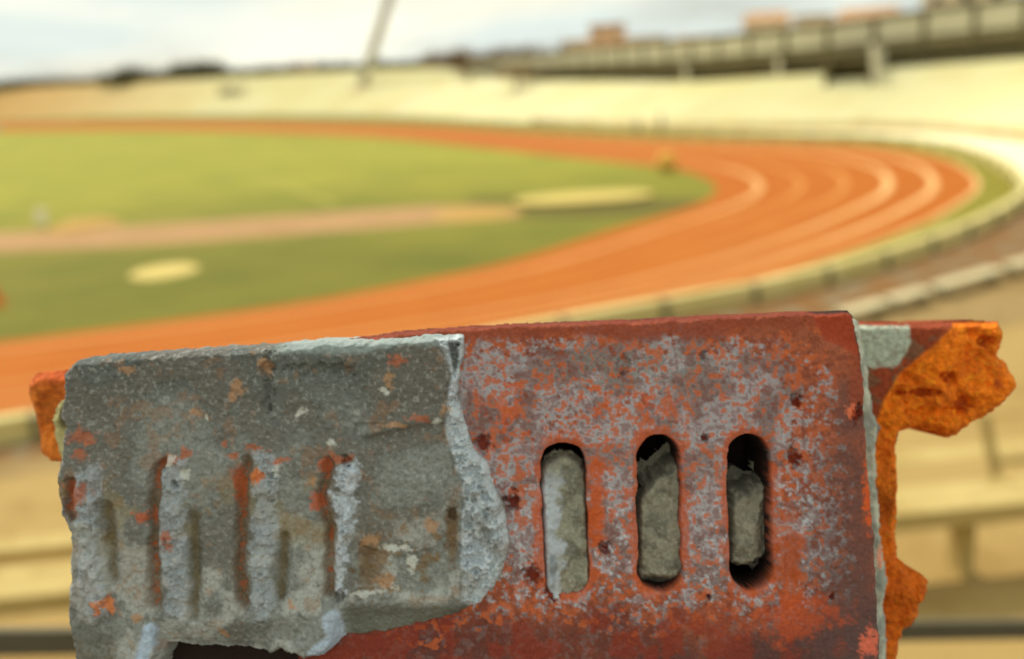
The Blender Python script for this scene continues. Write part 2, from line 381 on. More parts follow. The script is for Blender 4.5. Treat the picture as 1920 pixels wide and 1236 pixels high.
# people, far away
def skin_obj(name, joints, edges, m, parent, sub=1):
    me = bpy.data.meshes.new(name); me.from_pydata([j[0] for j in joints], edges, []); o = link(name, me, m, parent)
    md = o.modifiers.new('Skin', 'SKIN'); md.use_smooth_shade = True
    for i, j in enumerate(joints):
        r = j[1] if isinstance(j[1], tuple) else (j[1], j[1]); me.skin_vertices[0].data[i].radius = r
    me.skin_vertices[0].data[0].use_root = True
    o.modifiers.new('Sub', 'SUBSURF').levels = sub; o.modifiers['Sub'].render_levels = sub
    return o
def person(u, v, rz, label, shirt, trous, stride=.12, group=None):
    c = G(u, v); r = empty('person', (c.x, c.y, .03), rz, label=label, cat='person', group=group)
    J = [((0, 0, .95), (.15, .11)), ((0, 0, 1.15), (.13, .10)), ((0, 0, 1.36), (.17, .11)), ((0, 0, 1.48), (.06, .06)), ((0, .01, 1.58), (.085, .09)), ((0, 0, 1.70), (.07, .08)),
         ((.19, 0, 1.40), .055), ((.27, .02, 1.14), .042), ((.25, .12, .92), .032), ((.25, .16, .84), .035),
         ((-.19, 0, 1.40), .055), ((-.27, -.02, 1.14), .042), ((-.26, .04, .90), .032), ((-.26, .07, .82), .035),
         ((.09, 0, .86), .09), ((.10, stride, .48), .06), ((.10, stride * .7, .08), .042), ((.11, stride * .7 + .14, .04), .035),
         ((-.09, 0, .86), .09), ((-.10, -stride * .3, .48), .06), ((-.10, -stride * 1.5, .08), .042), ((-.11, -stride * 1.5 + .14, .04), .035)]
    E_ = [(0, 1), (1, 2), (2, 3), (3, 4), (4, 5), (2, 6), (6, 7), (7, 8), (8, 9), (2, 10), (10, 11), (11, 12), (12, 13), (0, 14), (14, 15), (15, 16), (16, 17), (0, 18), (18, 19), (19, 20), (20, 21)]
    skin_obj('body', J, E_, MT['skin'], r)
    k = .016
    def gr(i): a_ = J[i][1]; return tuple(x + k for x in (a_ if isinstance(a_, tuple) else (a_, a_)))
    ids = [1, 2, 6, 7, 10, 11, 0]; mp_ = {i: n_ for n_, i in enumerate(ids)}
    skin_obj('shirt', [(J[i][0], gr(i)) for i in ids], [(mp_[a_], mp_[b_]) for a_, b_ in ((0, 1), (1, 2), (2, 6), (6, 7), (2, 10), (10, 11))], shirt, r)
    ids = [0, 14, 15, 16, 18, 19, 20]; mp_ = {i: n_ for n_, i in enumerate(ids)}
    skin_obj('trousers', [(J[i][0], gr(i)) for i in ids], [(mp_[a_], mp_[b_]) for a_, b_ in ((0, 14), (14, 15), (15, 16), (0, 18), (18, 19), (19, 20))], trous, r)
    h = bmesh.new(); bmesh.ops.create_uvsphere(h, u_segments=14, v_segments=8, radius=.10)
    for v_ in h.verts: v_.co = Vector((v_.co.x * .95, v_.co.y * 1.05 - .015, v_.co.z * .8 + 1.735))
    me = bpy.data.meshes.new('hair'); h.to_mesh(me); h.free(); link('hair', me, MT['hair'], r)
    return r
c = G(1250, 322)
r_ = empty('yellow_object', (c.x, c.y, .03), rad(5), label='small yellow orange upright object at the inner edge of the far bend', cat='item')
MB().box((0, 0, .3), (1.1, .9, .6)).build('box', MT['sand2'], r_)
mound('guessed_top', blob(0, 0, .7, .6, rough=.04), .8, MT['yellow']).parent = r_  # guessed shape, domed so that its top catches the sun
bpy.data.objects['guessed_top'].location.z = .5
person(1195, 253, rad(80), 'person in dark clothes at the far track edge, left of a taller one', MT['darkcl'], MT['darkcl'], .16, 'people beyond the far edge of the track').scale = (1.12,) * 3
person(1240, 252, rad(95), 'taller person in dark clothes at the far track edge, right of another', MT['darkcl'], MT['darkcl'], .1, 'people beyond the far edge of the track').scale = (1.2,) * 3

# ------------------------------------------------------------------ far terraces
foot_px = [(-300, 256), (0, 230), (300, 220), (700, 219), (960, 231), (1200, 243), (1450, 246), (1700, 246), (1920, 262), (2150, 300), (2400, 390)]
foot = resample(smooth(spline([G(*p) for p in foot_px], 10), 8), 150)
cen = Vector((-5, 62, 0))
def outw(c):
    o = []
    for i, p in enumerate(c):
        t = (c[min(i + 1, len(c) - 1)] - c[max(i - 1, 0)]).normalized(); n = Vector((-t.y, t.x, 0))
        if n.dot(p - cen) < 0: n = -n
        o.append(n)
    return o
fo = outw(foot)
def px_of(p):
    q = CAMM.inverted() @ p; return W0 + FPX * q.x / -q.z
def interp(x, tab):
    if x <= tab[0][0]: return tab[0][1]
    for (a_, b_), (c_, d_) in zip(tab, tab[1:]):
        if x <= c_: return b_ + (d_ - b_) * (x - a_) / (c_ - a_)
    return tab[-1][1]
DEP = 17.0
rimz = []
for p, o_ in zip(foot, fo):
    q = p + o_ * DEP; q.z = 6; rimz.append(EYE - interp(px_of(q), [(0, 0), (700, 0), (830, 3), (880, 12), (1000, 34), (1300, 50), (1600, 45), (1900, 35), (2300, 30)]) * Vector((q.x, q.y)).length / FPX)
for _ in range(2): rimz = [rimz[0]] + [(rimz[i - 1] + rimz[i] + rimz[i + 1]) / 3 for i in range(1, len(rimz) - 1)] + [rimz[-1]]
NR = 14
prof = []
for k in range(NR):
    prof.append((k / NR, (k + 1) / NR)); prof.append(((k + 1) / NR, (k + 1) / NR))
prof = [(0, 0)] + prof
vs = []; fs = []; m_ = len(prof)
for i, p in enumerate(foot):
    for d_, z_ in prof:
        q = p + fo[i] * DEP * d_; vs.append(Vector((q.x, q.y, .05 + rimz[i] * z_ - .05)))
    q = p + fo[i] * (DEP + .5); vs.append(Vector((q.x, q.y, 0)))
K = m_ + 1
for i in range(len(foot) - 1):
    for j in range(K - 1): fs.append((i * K + j, (i + 1) * K + j, (i + 1) * K + j + 1, i * K + j + 1))
tag(mesh('terrace_stand', vs, fs, MT['terrace']), label='long sunlit cream terrace bank curving round the far side of the track', cat='terrace')
bank_obj = bpy.data.objects['terrace_stand']
for i0 in range(6, len(foot) - 4, 9):           # stair aisles
    vs = []; tdir = (foot[i0 + 1] - foot[i0]).normalized()
    for d_, z_ in prof:
        q = foot[i0] + fo[i0] * (DEP * d_ - .04)
        for sgn in (-.55, .55): vs.append(Vector((q.x, q.y, rimz[i0] * z_ + .03)) + tdir * sgn)
    mesh('stair_aisle', vs, [(2 * k, 2 * k + 1, 2 * k + 3, 2 * k + 2) for k in range(len(prof) - 1)], MT['terrace'], bank_obj)
def on_bank(u, t):                              # a spot on the bank, by photo column and slope fraction
    i = min(range(len(foot)), key=lambda k: abs(px_of(foot[k] + fo[k] * DEP * t) - u))
    q = foot[i] + fo[i] * DEP * t
    return Vector((q.x, q.y, rimz[i] * t)), math.atan2(-fo[i].x, fo[i].y) if False else math.atan2(fo[i].y, fo[i].x) - math.pi / 2

ap_in = [G(*p) for p in ((1100, 252), (1300, 258), (1500, 264), (1650, 268), (1780, 284), (1865, 312), (1912, 350), (1925, 372), (1990, 374), (2110, 328))]
ap_out = [G(*p) for p in ((1000, 234), (1200, 243), (1350, 246), (1500, 246), (1700, 246), (1850, 254), (1920, 262), (2000, 272), (2100, 288), (2250, 330))]
ribbon('apron', resample(spline(ap_in), 80), resample(spline(ap_out), 80), .005, MT['terrace'], kind='structure')
# low fence at the foot of the bank
fr = empty('perimeter_fence', label='low brown board fence along the foot of the far terrace bank', cat='fence')
fc = [foot[i] - fo[i] * 1.2 for i in range(len(foot)) if 1000 < px_of(foot[i]) < 2000]
wall_panels(fc, 5.0, .75, .08, MT['fencem'], fr, 'board_panel', gap=.25, z0=.15, post=MT['pillar'], hpost=.9)

# stair mouth and entrance boxes set in the bank
def mouth(u, t, wd, hh, dp, label, m=MT['deck'], pil=False):
    p, rz = on_bank(u, t); r = empty('stair_entrance', (p.x, p.y, p.z), rz, label=label, cat='entrance', group='entrances set in the far terrace')
    mb = MB(); th = .25
    mb.box((-wd / 2, 0, hh / 2 - .3), (th, dp, hh + .6)).box((wd / 2, 0, hh / 2 - .3), (th, dp, hh + .6)).box((0, 0, hh + .1), (wd + th * 2, dp + .2, .25))
    mb.build('surround', m, r)
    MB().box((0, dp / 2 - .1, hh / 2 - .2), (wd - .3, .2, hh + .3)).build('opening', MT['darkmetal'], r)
    if pil: MB().box((wd / 2 + .55, -dp / 2 - .2, hh * .75), (.6, .6, hh * 1.9), 0, Matrix.Rotation(rad(-8), 3, 'Y')).build('pillar', MT['pillar'], r)
    return r
mouth(438, .52, 6.2, 1.5, 2.6, 'wide dark stair mouth in the pale far terrace at the left', MT['panel'])
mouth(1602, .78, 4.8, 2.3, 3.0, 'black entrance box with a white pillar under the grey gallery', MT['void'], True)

# ------------------------------------------------------------------ gallery above the right hand bank
gi = [i for i in range(len(foot)) if 868 < px_of(foot[i] + fo[i] * (DEP + .6)) < 2250]
gc = [foot[i] + fo[i] * (DEP + .6) for i in gi]; gn = [fo[i] for i in gi]; gz0 = [rimz[i] for i in gi]
def topz(p):                                    # height of the gallery rail, rising towards the right
    u = px_of(p); d_ = Vector((p.x, p.y)).length
    yy = interp(u, [(850, 5), (960, 10), (1100, 18), (1300, 27), (1500, 36), (1700, 48), (1900, 66), (2250, 90)])
    return EYE + yy * d_ / FPX
gz1 = [topz(p) for p in gc]
for _ in range(4): gz1 = [gz1[0]] + [(gz1[i - 1] + gz1[i] + gz1[i + 1]) / 3 for i in range(1, len(gz1) - 1)] + [gz1[-1]]
gr_ = empty('gallery', gc[0] * 0, label='dark grey raised gallery with railing panels above the right hand terrace', cat='grandstand')
def strip(o0, f0_, o1, f1_, name, m):
    vs = []; n = len(gc)
    def pt(i, o_, f): q = gc[i] + gn[i] * o_; return Vector((q.x, q.y, gz0[i] + (gz1[i] - gz0[i]) * f))
    A = [pt(i, o0, f0_) for i in range(n)]; B = [pt(i, o1, f0_) for i in range(n)]
    Cc = [pt(i, o1, f1_) for i in range(n)]; D_ = [pt(i, o0, f1_) for i in range(n)]
    vs = A + B + Cc + D_; fs = []
    for i in range(n - 1):
        for k in range(4): a_, b_ = k * n, ((k + 1) % 4) * n; fs.append((a_ + i, a_ + i + 1, b_ + i + 1, b_ + i))
    fs += [(0, n, 2 * n, 3 * n), (n - 1, 2 * n - 1, 3 * n - 1, 4 * n - 1)]
    return mesh(name, vs, fs, m, gr_)
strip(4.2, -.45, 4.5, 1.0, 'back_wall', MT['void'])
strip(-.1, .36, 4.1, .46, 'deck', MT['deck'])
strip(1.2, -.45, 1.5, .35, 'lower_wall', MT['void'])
strip(-.2, .93, .05, 1.0, 'top_rail', MT['darkmetal'])
gl = cum(gc); pos = []; s_ = 0.0; 
while s_ < gl[-1] - .5: pos.append(s_); s_ += 5.2
def at_len(s):
    for i in range(len(gl) - 1):
        if gl[i + 1] >= s:
            k = (s - gl[i]) / (gl[i + 1] - gl[i]); return (gc[i].lerp(gc[i + 1], k), gn[i].lerp(gn[i + 1], k).normalized(), gz0[i] + (gz0[i + 1] - gz0[i]) * k, gz1[i] + (gz1[i + 1] - gz1[i]) * k)
    return gc[-1], gn[-1], gz0[-1], gz1[-1]
for a_, b_ in zip(pos, pos[1:]):
    pa, na, za0, za1 = at_len(a_ + .35); pb, nb, zb0, zb1 = at_len(b_ - .35); q = []
    for o_ in (-.12, -.02):
        for p, n_, z0, z1, f in ((pa, na, za0, za1, .52), (pb, nb, zb0, zb1, .52), (pb, nb, zb0, zb1, .90), (pa, na, za0, za1, .90)):
            t = p + n_ * o_; q.append(Vector((t.x, t.y, z0 + (z1 - z0) * f)))
    mesh('railing_panel', q, [(0, 1, 2, 3), (7, 6, 5, 4), (0, 4, 5, 1), (1, 5, 6, 2), (2, 6, 7, 3), (3, 7, 4, 0)], MT['panel'], gr_)
    p, n_, z0, z1 = at_len(a_); MB().box((p.x, p.y, (z0 - .5 + z1) / 2), (.45, .28, z1 - z0 + .48), math.atan2(n_.y, n_.x) - math.pi / 2).build('post', MT['darkmetal'], gr_)
for u in (1290, 1455, 1662, 1990):
    i = min(range(len(gc)), key=lambda k: abs(px_of(gc[k]) - u)); p = gc[i] - gn[i] * .7
    MB().tube((p.x, p.y, gz0[i] - .8), (p.x - .1, p.y - .2, gz0[i] + (gz1[i] - gz0[i]) * .36), .30, .34, 10).build('pillar', MT['pillar'], gr_)

# ------------------------------------------------------------------ floodlight mast
b0 = P(683, 170, 168); p, rz = on_bank(683, .55)
d0 = Vector((p.x, p.y)).length; mr = empty('floodlight_mast', p, label='tall slanting pale mast rising from the far terrace into the sky', cat='mast')
top = P(790, -190, d0) - p
MB().tube((0, 0, -.5), tuple(top), .95, .8, 14).build('pole', MT['mast'], mr, True)
MB().box((0, 0, .1), (3.2, 3.0, 1.4)).build('base', MT['cream'], mr)
MB().box(tuple(top + Vector((0, -.4, .4))), (6, .6, 2.6)).build('lamp_frame', MT['deck'], mr)

# ------------------------------------------------------------------ trees, houses behind
rnd = random.Random(9)
def tree_meshes(seed, leafm, h=10, w_=5):
    r = random.Random(seed); tb = MB()
    tb.tube((0, 0, -.5), (.1, 0, h * .45), .28, .2, 8)
    limbs = []
    for k in range(7):
        a_ = k * 2.4 + r.random(); l = w_ * r.uniform(.45, .8)
        e = (math.cos(a_) * l, math.sin(a_) * l, h * r.uniform(.55, .85)); tb.tube((.1, 0, h * r.uniform(.32, .45)), e, .12, .04, 6); limbs.append(Vector(e))
    limbs.append(Vector((0, 0, h * .85)))
    vs = []; fs = []
    for e in limbs:
        for q in range(210):
            d_ = Vector((r.gauss(0, 1), r.gauss(0, 1), r.gauss(0, .75))) * w_ * .2
            c_ = e + d_; s = r.uniform(.12, .3); n_ = Vector((r.gauss(0, 1), r.gauss(0, 1), r.gauss(0, 1) + .6)).normalized()
            t1 = n_.orthogonal().normalized(); t2 = n_.cross(t1); b_ = len(vs)
            vs += [c_ + t1 * s, c_ + t2 * s * .6, c_ - t1 * s, c_ - t2 * s * .6]; fs.append((b_, b_ + 1, b_ + 2, b_ + 3))
    me = bpy.data.meshes.new('crown'); me.from_pydata([tuple(v) for v in vs], [], fs); me.materials.append(leafm)
    tm = bpy.data.meshes.new('trunk'); tm.from_pydata([tuple(v) for v in tb.v], [], tb.f); tm.materials.append(MT['bark'])
    return tm, me
TM = [tree_meshes(i, MT['leaf']) for i in (1, 2, 3)] + [tree_meshes(7, MT['dryleaf'])]
def tree(u, vtop, dist, k, label, group='trees beyond the far terrace', base=0.0, wscale=1.0):
    t_ = P(u, vtop, dist); h = t_.z - base; s = h / 10.4
    r = empty('tree', (t_.x, t_.y, base), rnd.uniform(0, 6.28), label=label, cat='tree', group=group)
    r.scale = (s * wscale, s * wscale, s)
    link('trunk', TM[k][0], None, r); link('crown', TM[k][1], None, r)
    return r
def rimv(u): return 168 - .052 * u
for i, u in enumerate(range(-40, 900, 17)):
    if 215 < u < 285 or 330 < u < 400: continue
    tree(u + rnd.uniform(-6, 6), rimv(u) - rnd.uniform(18, 26), 300 + rnd.uniform(0, 40), i % 3, 'low dark olive tree in the row along the far terrace rim')
for u, v in ((222, 126), (236, 121), (268, 127), (250, 118)):
    tree(u, v, 285, rnd.randrange(3), 'taller dark tree in the rounded clump left along the far rim', 'rounded clump of trees at the left')
for u, v in ((335, 119), (350, 112), (372, 106), (388, 112)):
    tree(u, v, 285, rnd.randrange(3), 'taller dark tree in the twin topped clump left of the mast', 'twin topped clump of trees')
for u, v in ((815, 96), (835, 86), (862, 80), (890, 90), (915, 88), (950, 78), (980, 80), (1010, 74), (1060, 70)):
    tree(u, v, 230, 3, 'dry brown tree behind the left end of the gallery', 'dry brown trees behind the gallery')
tb = on_bank(975, .72)[0]
r = empty('bush', tb, label='dry brown bush spilling over the terrace under the left end of the gallery', cat='bush'); r.scale = (.8, .8, .42)
link('stem', TM[3][0], None, r); link('foliage', TM[3][1], None, r)
tb = on_bank(880, .85)[0]
r = empty('bush', tb, label='small thin bush on the upper terrace left of the gallery', cat='bush'); r.scale = (.5, .5, .2)
link('stem', TM[3][0], None, r); link('foliage', TM[3][1], None, r)

def house(u0_, u1_, vtop, dist, wallm, label, storeys=3, roof=True, rh=1.8):
    a_ = P(u0_, vtop, dist); b_ = P(u1_, vtop, dist); wd = (b_ - a_).length; mid = (a_ + b_) / 2; h = mid.z - (rh if roof else 0)
    r = empty('house', (mid.x, mid.y, 0), math.atan2(b_.y - a_.y, b_.x - a_.x), label=label, cat='building', group='buildings beyond the stadium')
    MB().box((0, 5, h / 2), (wd, 10, h)).build('wall', wallm, r)
    if roof:
        e = .5; x, y0, y1 = wd / 2 + e, -e, 10 + e
        mesh('roof', [(-x, y0, h), (x, y0, h), (x, y1, h), (-x, y1, h), (-x + 1, 5, h + rh), (x - 1, 5, h + rh)], [(3, 2, 1, 0), (0, 1, 5, 4), (1, 2, 5), (2, 3, 4, 5), (3, 0, 4)], MT['roof'], r)
    else: MB().box((0, 5, h + .15), (wd + .4, 10.4, .3)).build('roof', MT['deck'], r)
    n = max(2, int(wd / 3.2)); sh = 3.0
    for k in range(storeys):
        z = h - 1.7 - k * sh
        if z < 1: break
        for j in range(n):
            x = -wd / 2 + wd * (j + .5) / n
            f = MB().box((x, -.04, z), (1.3, .12, 1.5)).build('window', MT['cream'], r)
            MB().box((x, -.12, z), (1.05, .06, 1.25)).build('pane', MT['glass'], f)
    return r
house(75, 125, 153, 310, MT['brickwall'], 'red roofed house low on the horizon at the far left')
house(535, 590, 120, 320, MT['brickwall'], 'small red roofed house left of the slanting mast')
house(1105, 1172, 48, 210, MT['brickwall'], 'orange brick block standing above the middle of the gallery', roof=False)
house(1060, 1250, 74, 225, MT['cream'], 'wide cream building behind the orange brick block', roof=False)
house(1262, 1345, 66, 215, MT['cream'], 'low cream house above the gallery, left of the tan block', rh=1.2)
house(1395, 1480, 20, 190, MT['cream'], 'tall tan block above the gallery at the right')
house(1490, 1560, 32, 180, MT['cream'], 'tan block next to the tallest one above the gallery', roof=False)
house(1570, 1690, 12, 172, MT['cream'], 'broad tan house directly above the gallery railing at right')
house(1730, 1900, -30, 160, MT['cream'], 'biggest pale building at the top right corner', roof=False)

# ------------------------------------------------------------------ near stand: tiers going down to the path
def YY(u, s):                                   # photo row at column u for a line `s` px below the horizon
    return s + H0 - HOR - (u - W0) * math.tan(ROLL)
tiers = [  # level, far edge (px below horizon) at left u=0 and right u=1920
    (5.40, 905, 775), (4.55, 840, 700), (3.90, 800, 650), (3.25, 775, 612), (2.60, 757, 585), (1.95, 745, 566), (1.30, 737, 552), (.65, 732, 541)]
prev = None; tz = None
tverts = []; tfaces = []
EXT = 1400
for k, (z, sl, sr) in enumerate(tiers):
    a_ = G(-EXT, YY(-EXT, sl + (sl - sr) / 1920 * EXT), z); b_ = G(1920 + EXT, YY(1920 + EXT, max(sr - (sl - sr) / 1920 * EXT, 300)), z)
    a0 = G(0, YY(0, sl), z); b0_ = G(1920, YY(1920, sr), z); dd = (b0_ - a0)
    a_ = a0 - dd * 1.6; b_ = b0_ + dd * 1.6
    if prev is None: pa, pb = Vector((-22, .9, z)), Vector((22, .9, z))
    else: pa, pb = prev
    znext = tiers[k + 1][0] if k + 1 < len(tiers) else 0
    i = len(tverts)
    tverts += [Vector((pa.x, pa.y, z)), Vector((pb.x, pb.y, z)), Vector((b_.x, b_.y, z)), Vector((a_.x, a_.y, z)), Vector((b_.x, b_.y, znext)), Vector((a_.x, a_.y, znext))]
    tfaces += [(i, i + 1, i + 2, i + 3), (i + 3, i + 2, i + 4, i + 5)]
    prev = (a_, b_)
tag(mesh('near_stand', tverts, tfaces, MT['near']), label='broad beige concrete steps of the near stand below the camera', cat='stand steps')

# concrete benches on the upper tiers
def bench(u0_, s0, u1_, s1, z, depth, label, group=None, legs=5, th=.09, mt=MT['near2'], hz=.42):
    zt = z + hz
    a_ = G(u0_, YY(u0_, s0), zt); b_ = G(u1_, YY(u1_, s1), zt); d_ = b_ - a_; rz = math.atan2(d_.y, d_.x); l = d_.length; mid = (a_ + b_) / 2
    r = empty('bench', (mid.x, mid.y, z), rz, label=label, cat='bench', group=group)
    MB().box((0, depth / 2, hz - th / 2), (l, depth, th)).build('seat', mt, r)
    for i in range(legs):
        x = -l / 2 + l * (i + .5) / legs
        MB().box((x, depth / 2, (hz - th) / 2), (.05, depth * .55, hz - th)).build('leg', mt, r)
    return r
bench(-500, 975, 2400, 856, 5.40, .30, 'long pale plank bench nearest to the broken brickwork', legs=7)
bench(-500, 890, 2400, 756, 4.55, .22, 'long pale plank bench one step below the nearest one', legs=7)
bp_ = [(1590, 1668), (1680, 1750), (1765, 1885), (1900, 1990)]
for i, (ua, ub) in enumerate(bp_):
    def vb(u): return 598 - (u - 1590) * .285
    a_ = G(ua, vb(ua) - 10, .42); b_ = G(ub, vb(ub) - 10, .42); d_ = b_ - a_; mid = (a_ + b_) / 2
    r = empty('slab_seat', (mid.x, mid.y, 0), math.atan2(d_.y, d_.x), label='pale concrete slab seat, %s in the row beside the dirt path' % ('leftmost', 'second from left', 'third from left', 'rightmost')[i], cat='seat', group='slab seats beside the dirt path')
    MB().box((0, .25, .36), (d_.length, .55, .14)).build('seat', MT['slabc'], r)
    for sx in (-1, 1): MB().box((sx * d_.length * .38, .25, .145), (.22, .45, .29)).build('leg', MT['deck'], r)
# guard rail on the right
r = empty('guard_rail', G(1878, 952, 5.4), label='pale slanting rail post with a cross bar standing on the steps at right', cat='railing')
o_ = r.location.copy(); dd_ = o_.length
tp = P(1846, 778, Vector((o_.x, o_.y)).length + .12)
MB().tube((0, 0, 0), tuple(tp - o_), .03, .03).build('post', MT['near2'], r)
q0 = P(1863, 866, Vector((o_.x, o_.y)).length + .04) - o_; q1 = P(2150, 838, Vector((o_.x, o_.y)).length + .9) - o_
MB().tube(tuple(q0), tuple(q1), .022).build('cross_bar', MT['near2'], r)
MB().tube(tuple(q1 + Vector((0, 0, .45))), tuple(q1 + Vector((.1, 0, q1.z * -1 - 0.0))), .03).build('post', MT['near2'], r)
MB().tube(tuple(P(1838, 975, 5.0) * 0 + (G(1836, 972, 5.4) - o_)), tuple(G(1836, 972, 5.4) - o_ + Vector((0, 0, .05))), .07, .05).build('foot_plate', MT['darkmetal'], r)
# grey handrail in front of the parapet
r = empty('handrail', P(960, 1190, 1.5), label='straight grey steel handrail crossing low behind the broken brickwork', cat='handrail')
o_ = r.location.copy()
def HR(u): return P(u, 1203 - u * .0125, (1.25 + u * .00022) / math.cos(math.atan((u - 960) / FPX))) - o_
ha, hb = HR(-500), HR(2400)
hd = hb - ha; MB().box(tuple((ha + hb) / 2), (hd.length, .012, .034), math.atan2(hd.y, hd.x), Matrix.Rotation(-math.asin(hd.z / hd.length), 3, 'Y')).build('rail_bar', MT['rail'], r)
for q in (ha, hb): MB().tube(tuple(q), (q.x, q.y, 5.4 - o_.z), .016).build('post', MT['rail'], r)

# parapet that carries the masonry, just under the picture
ptop = EYE - .288
r = empty('parapet', (0, .25, 5.4), label='grey concrete parapet under the broken brickwork', cat='parapet')
MB().box((0, 0, (ptop - .03 - 5.4) / 2), (9, .26, ptop - .03 - 5.4)).build('wall', MT['walk'], r)
MB().box((0, -.005, ptop - 5.4 - .015), (9, .315, .03)).build('coping', MT['walk'], r)
tag(MB().box((0, -2.1, 5.3), (44, 6.0, .2)).build('walkway', MT['walk']), kind='structure')

# ------------------------------------------------------------------ the broken brickwork
rng = np.random.default_rng(5)
def vnoise(x, y, s, seed):
    r = np.random.default_rng(seed); n = 256; t = r.random((n, n))
    X = x / s + 1000; Y = y / s + 1000; xi = np.floor(X).astype(int); yi = np.floor(Y).astype(int); fx = X - xi; fy = Y - yi
    fx = fx * fx * (3 - 2 * fx); fy = fy * fy * (3 - 2 * fy)
    a_ = t[xi % n, yi % n]; b_ = t[(xi + 1) % n, yi % n]; c_ = t[xi % n, (yi + 1) % n]; d_ = t[(xi + 1) % n, (yi + 1) % n]
    return a_ + (b_ - a_) * fx + (c_ - a_) * fy + (a_ - b_ - c_ + d_) * fx * fy
def fbm(x, y, s, seed, o=4, g=.5):
    v = 0; a_ = 1; t = 0
    for k in range(o): v = v + a_ * vnoise(x + k * 37, y - k * 53, s / 2 ** k, seed + k); t += a_; a_ *= g
    return v / t                                # 0..1, mean .5
def sst(x, a_, b_):
    t = np.clip((x - a_) / (b_ - a_), 0, 1); return t * t * (3 - 2 * t)
def sdf(x, y, poly):                            # positive inside
    d = np.full(x.shape, 1e9); ins = np.zeros(x.shape, bool); n = len(poly)
    for i in range(n):
        (x0, y0), (x1, y1) = poly[i], poly[(i + 1) % n]; ex, ey = x1 - x0, y1 - y0
        t = np.clip(((x - x0) * ex + (y - y0) * ey) / (ex * ex + ey * ey + 1e-9), 0, 1)
        d = np.minimum(d, np.hypot(x - x0 - t * ex, y - y0 - t * ey))
        if y1 != y0:
            c_ = ((y0 > y) != (y1 > y)) & (x < (x1 - x0) * (y - y0) / (y1 - y0) + x0); ins ^= c_
    return np.where(ins, d, -d)
def seg(x, y, pts):                             # distance to an open polyline
    d = np.full(x.shape, 1e9)
    for (x0, y0), (x1, y1) in zip(pts, pts[1:]):
        ex, ey = x1 - x0, y1 - y0; t = np.clip(((x - x0) * ex + (y - y0) * ey) / (ex * ex + ey * ey + 1e-9), 0, 1)
        d = np.minimum(d, np.hypot(x - x0 - t * ex, y - y0 - t * ey))
    return d
def spot(x, y, cx, cy, rx, ry, nz, k=.5):       # ragged spot mask
    r_ = np.hypot((x - cx) / rx, (y - cy) / ry) + (nz - .5) * (k * 3.2 + .6)
    return sst(-r_, -1.35, -.55)
def lerpc(c, col, m): return c + (np.array(col)[None, :] - c) * m[:, None]

SPX = BD / FPX
frag = empty('masonry_fragment', (0, 0, 0), label='broken chunk of mortared red slotted bricks with a grey mortar crust in sharp focus', cat='brickwork')
frag.matrix_world = CAMM @ Matrix.Translation((0, 0, -BD))

def surf_mat(name, bump, bsc, rough=.92, mottled=.18, msc=900):
    m = bpy.data.materials.new(name); m.use_nodes = True; t = m.node_tree; b = t.nodes['Principled BSDF']
    b.inputs['Roughness'].default_value = rough; b.inputs['Specular IOR Level'].default_value = .25
    at = N(t, 'ShaderNodeAttribute', attribute_name='Col'); tcn = N(t, 'ShaderNodeTexCoord')
    n1 = N(t, 'ShaderNodeTexNoise'); n1.inputs['Scale'].default_value = msc; n1.inputs['Detail'].default_value = 3
    t.links.new(tcn.outputs['Object'], n1.inputs['Vector'])
    mr_ = N(t, 'ShaderNodeMapRange'); mr_.inputs[1].default_value = .3; mr_.inputs[2].default_value = .7
    mr_.inputs[3].default_value = 1 - mottled; mr_.inputs[4].default_value = 1 + mottled
    t.links.new(n1.outputs['Fac'], mr_.inputs[0])
    mul = N(t, 'ShaderNodeVectorMath', operation='SCALE'); t.links.new(at.outputs['Color'], mul.inputs[0]); t.links.new(mr_.outputs[0], mul.inputs['Scale'])
    t.links.new(mul.outputs[0], b.inputs['Base Color'])
    n2 = N(t, 'ShaderNodeTexNoise'); n2.inputs['Scale'].default_value = bsc; n2.inputs['Detail'].default_value = 5
    t.links.new(tcn.outputs['Object'], n2.inputs['Vector'])
    bp = N(t, 'ShaderNodeBump'); bp.inputs['Distance'].default_value = bump; bp.inputs['Strength'].default_value = .8
    t.links.new(n2.outputs['Fac'], bp.inputs['Height']); t.links.new(bp.outputs['Normal'], b.inputs['Normal'])
    return m
M_BR = surf_mat('fired_clay', .0005, 600, mottled=.13); M_MO = surf_mat('lime_mortar', .0007, 420, mottled=.12); M_CORE = surf_mat('raw_clay_core', .0018, 330, mottled=.24, msc=500)

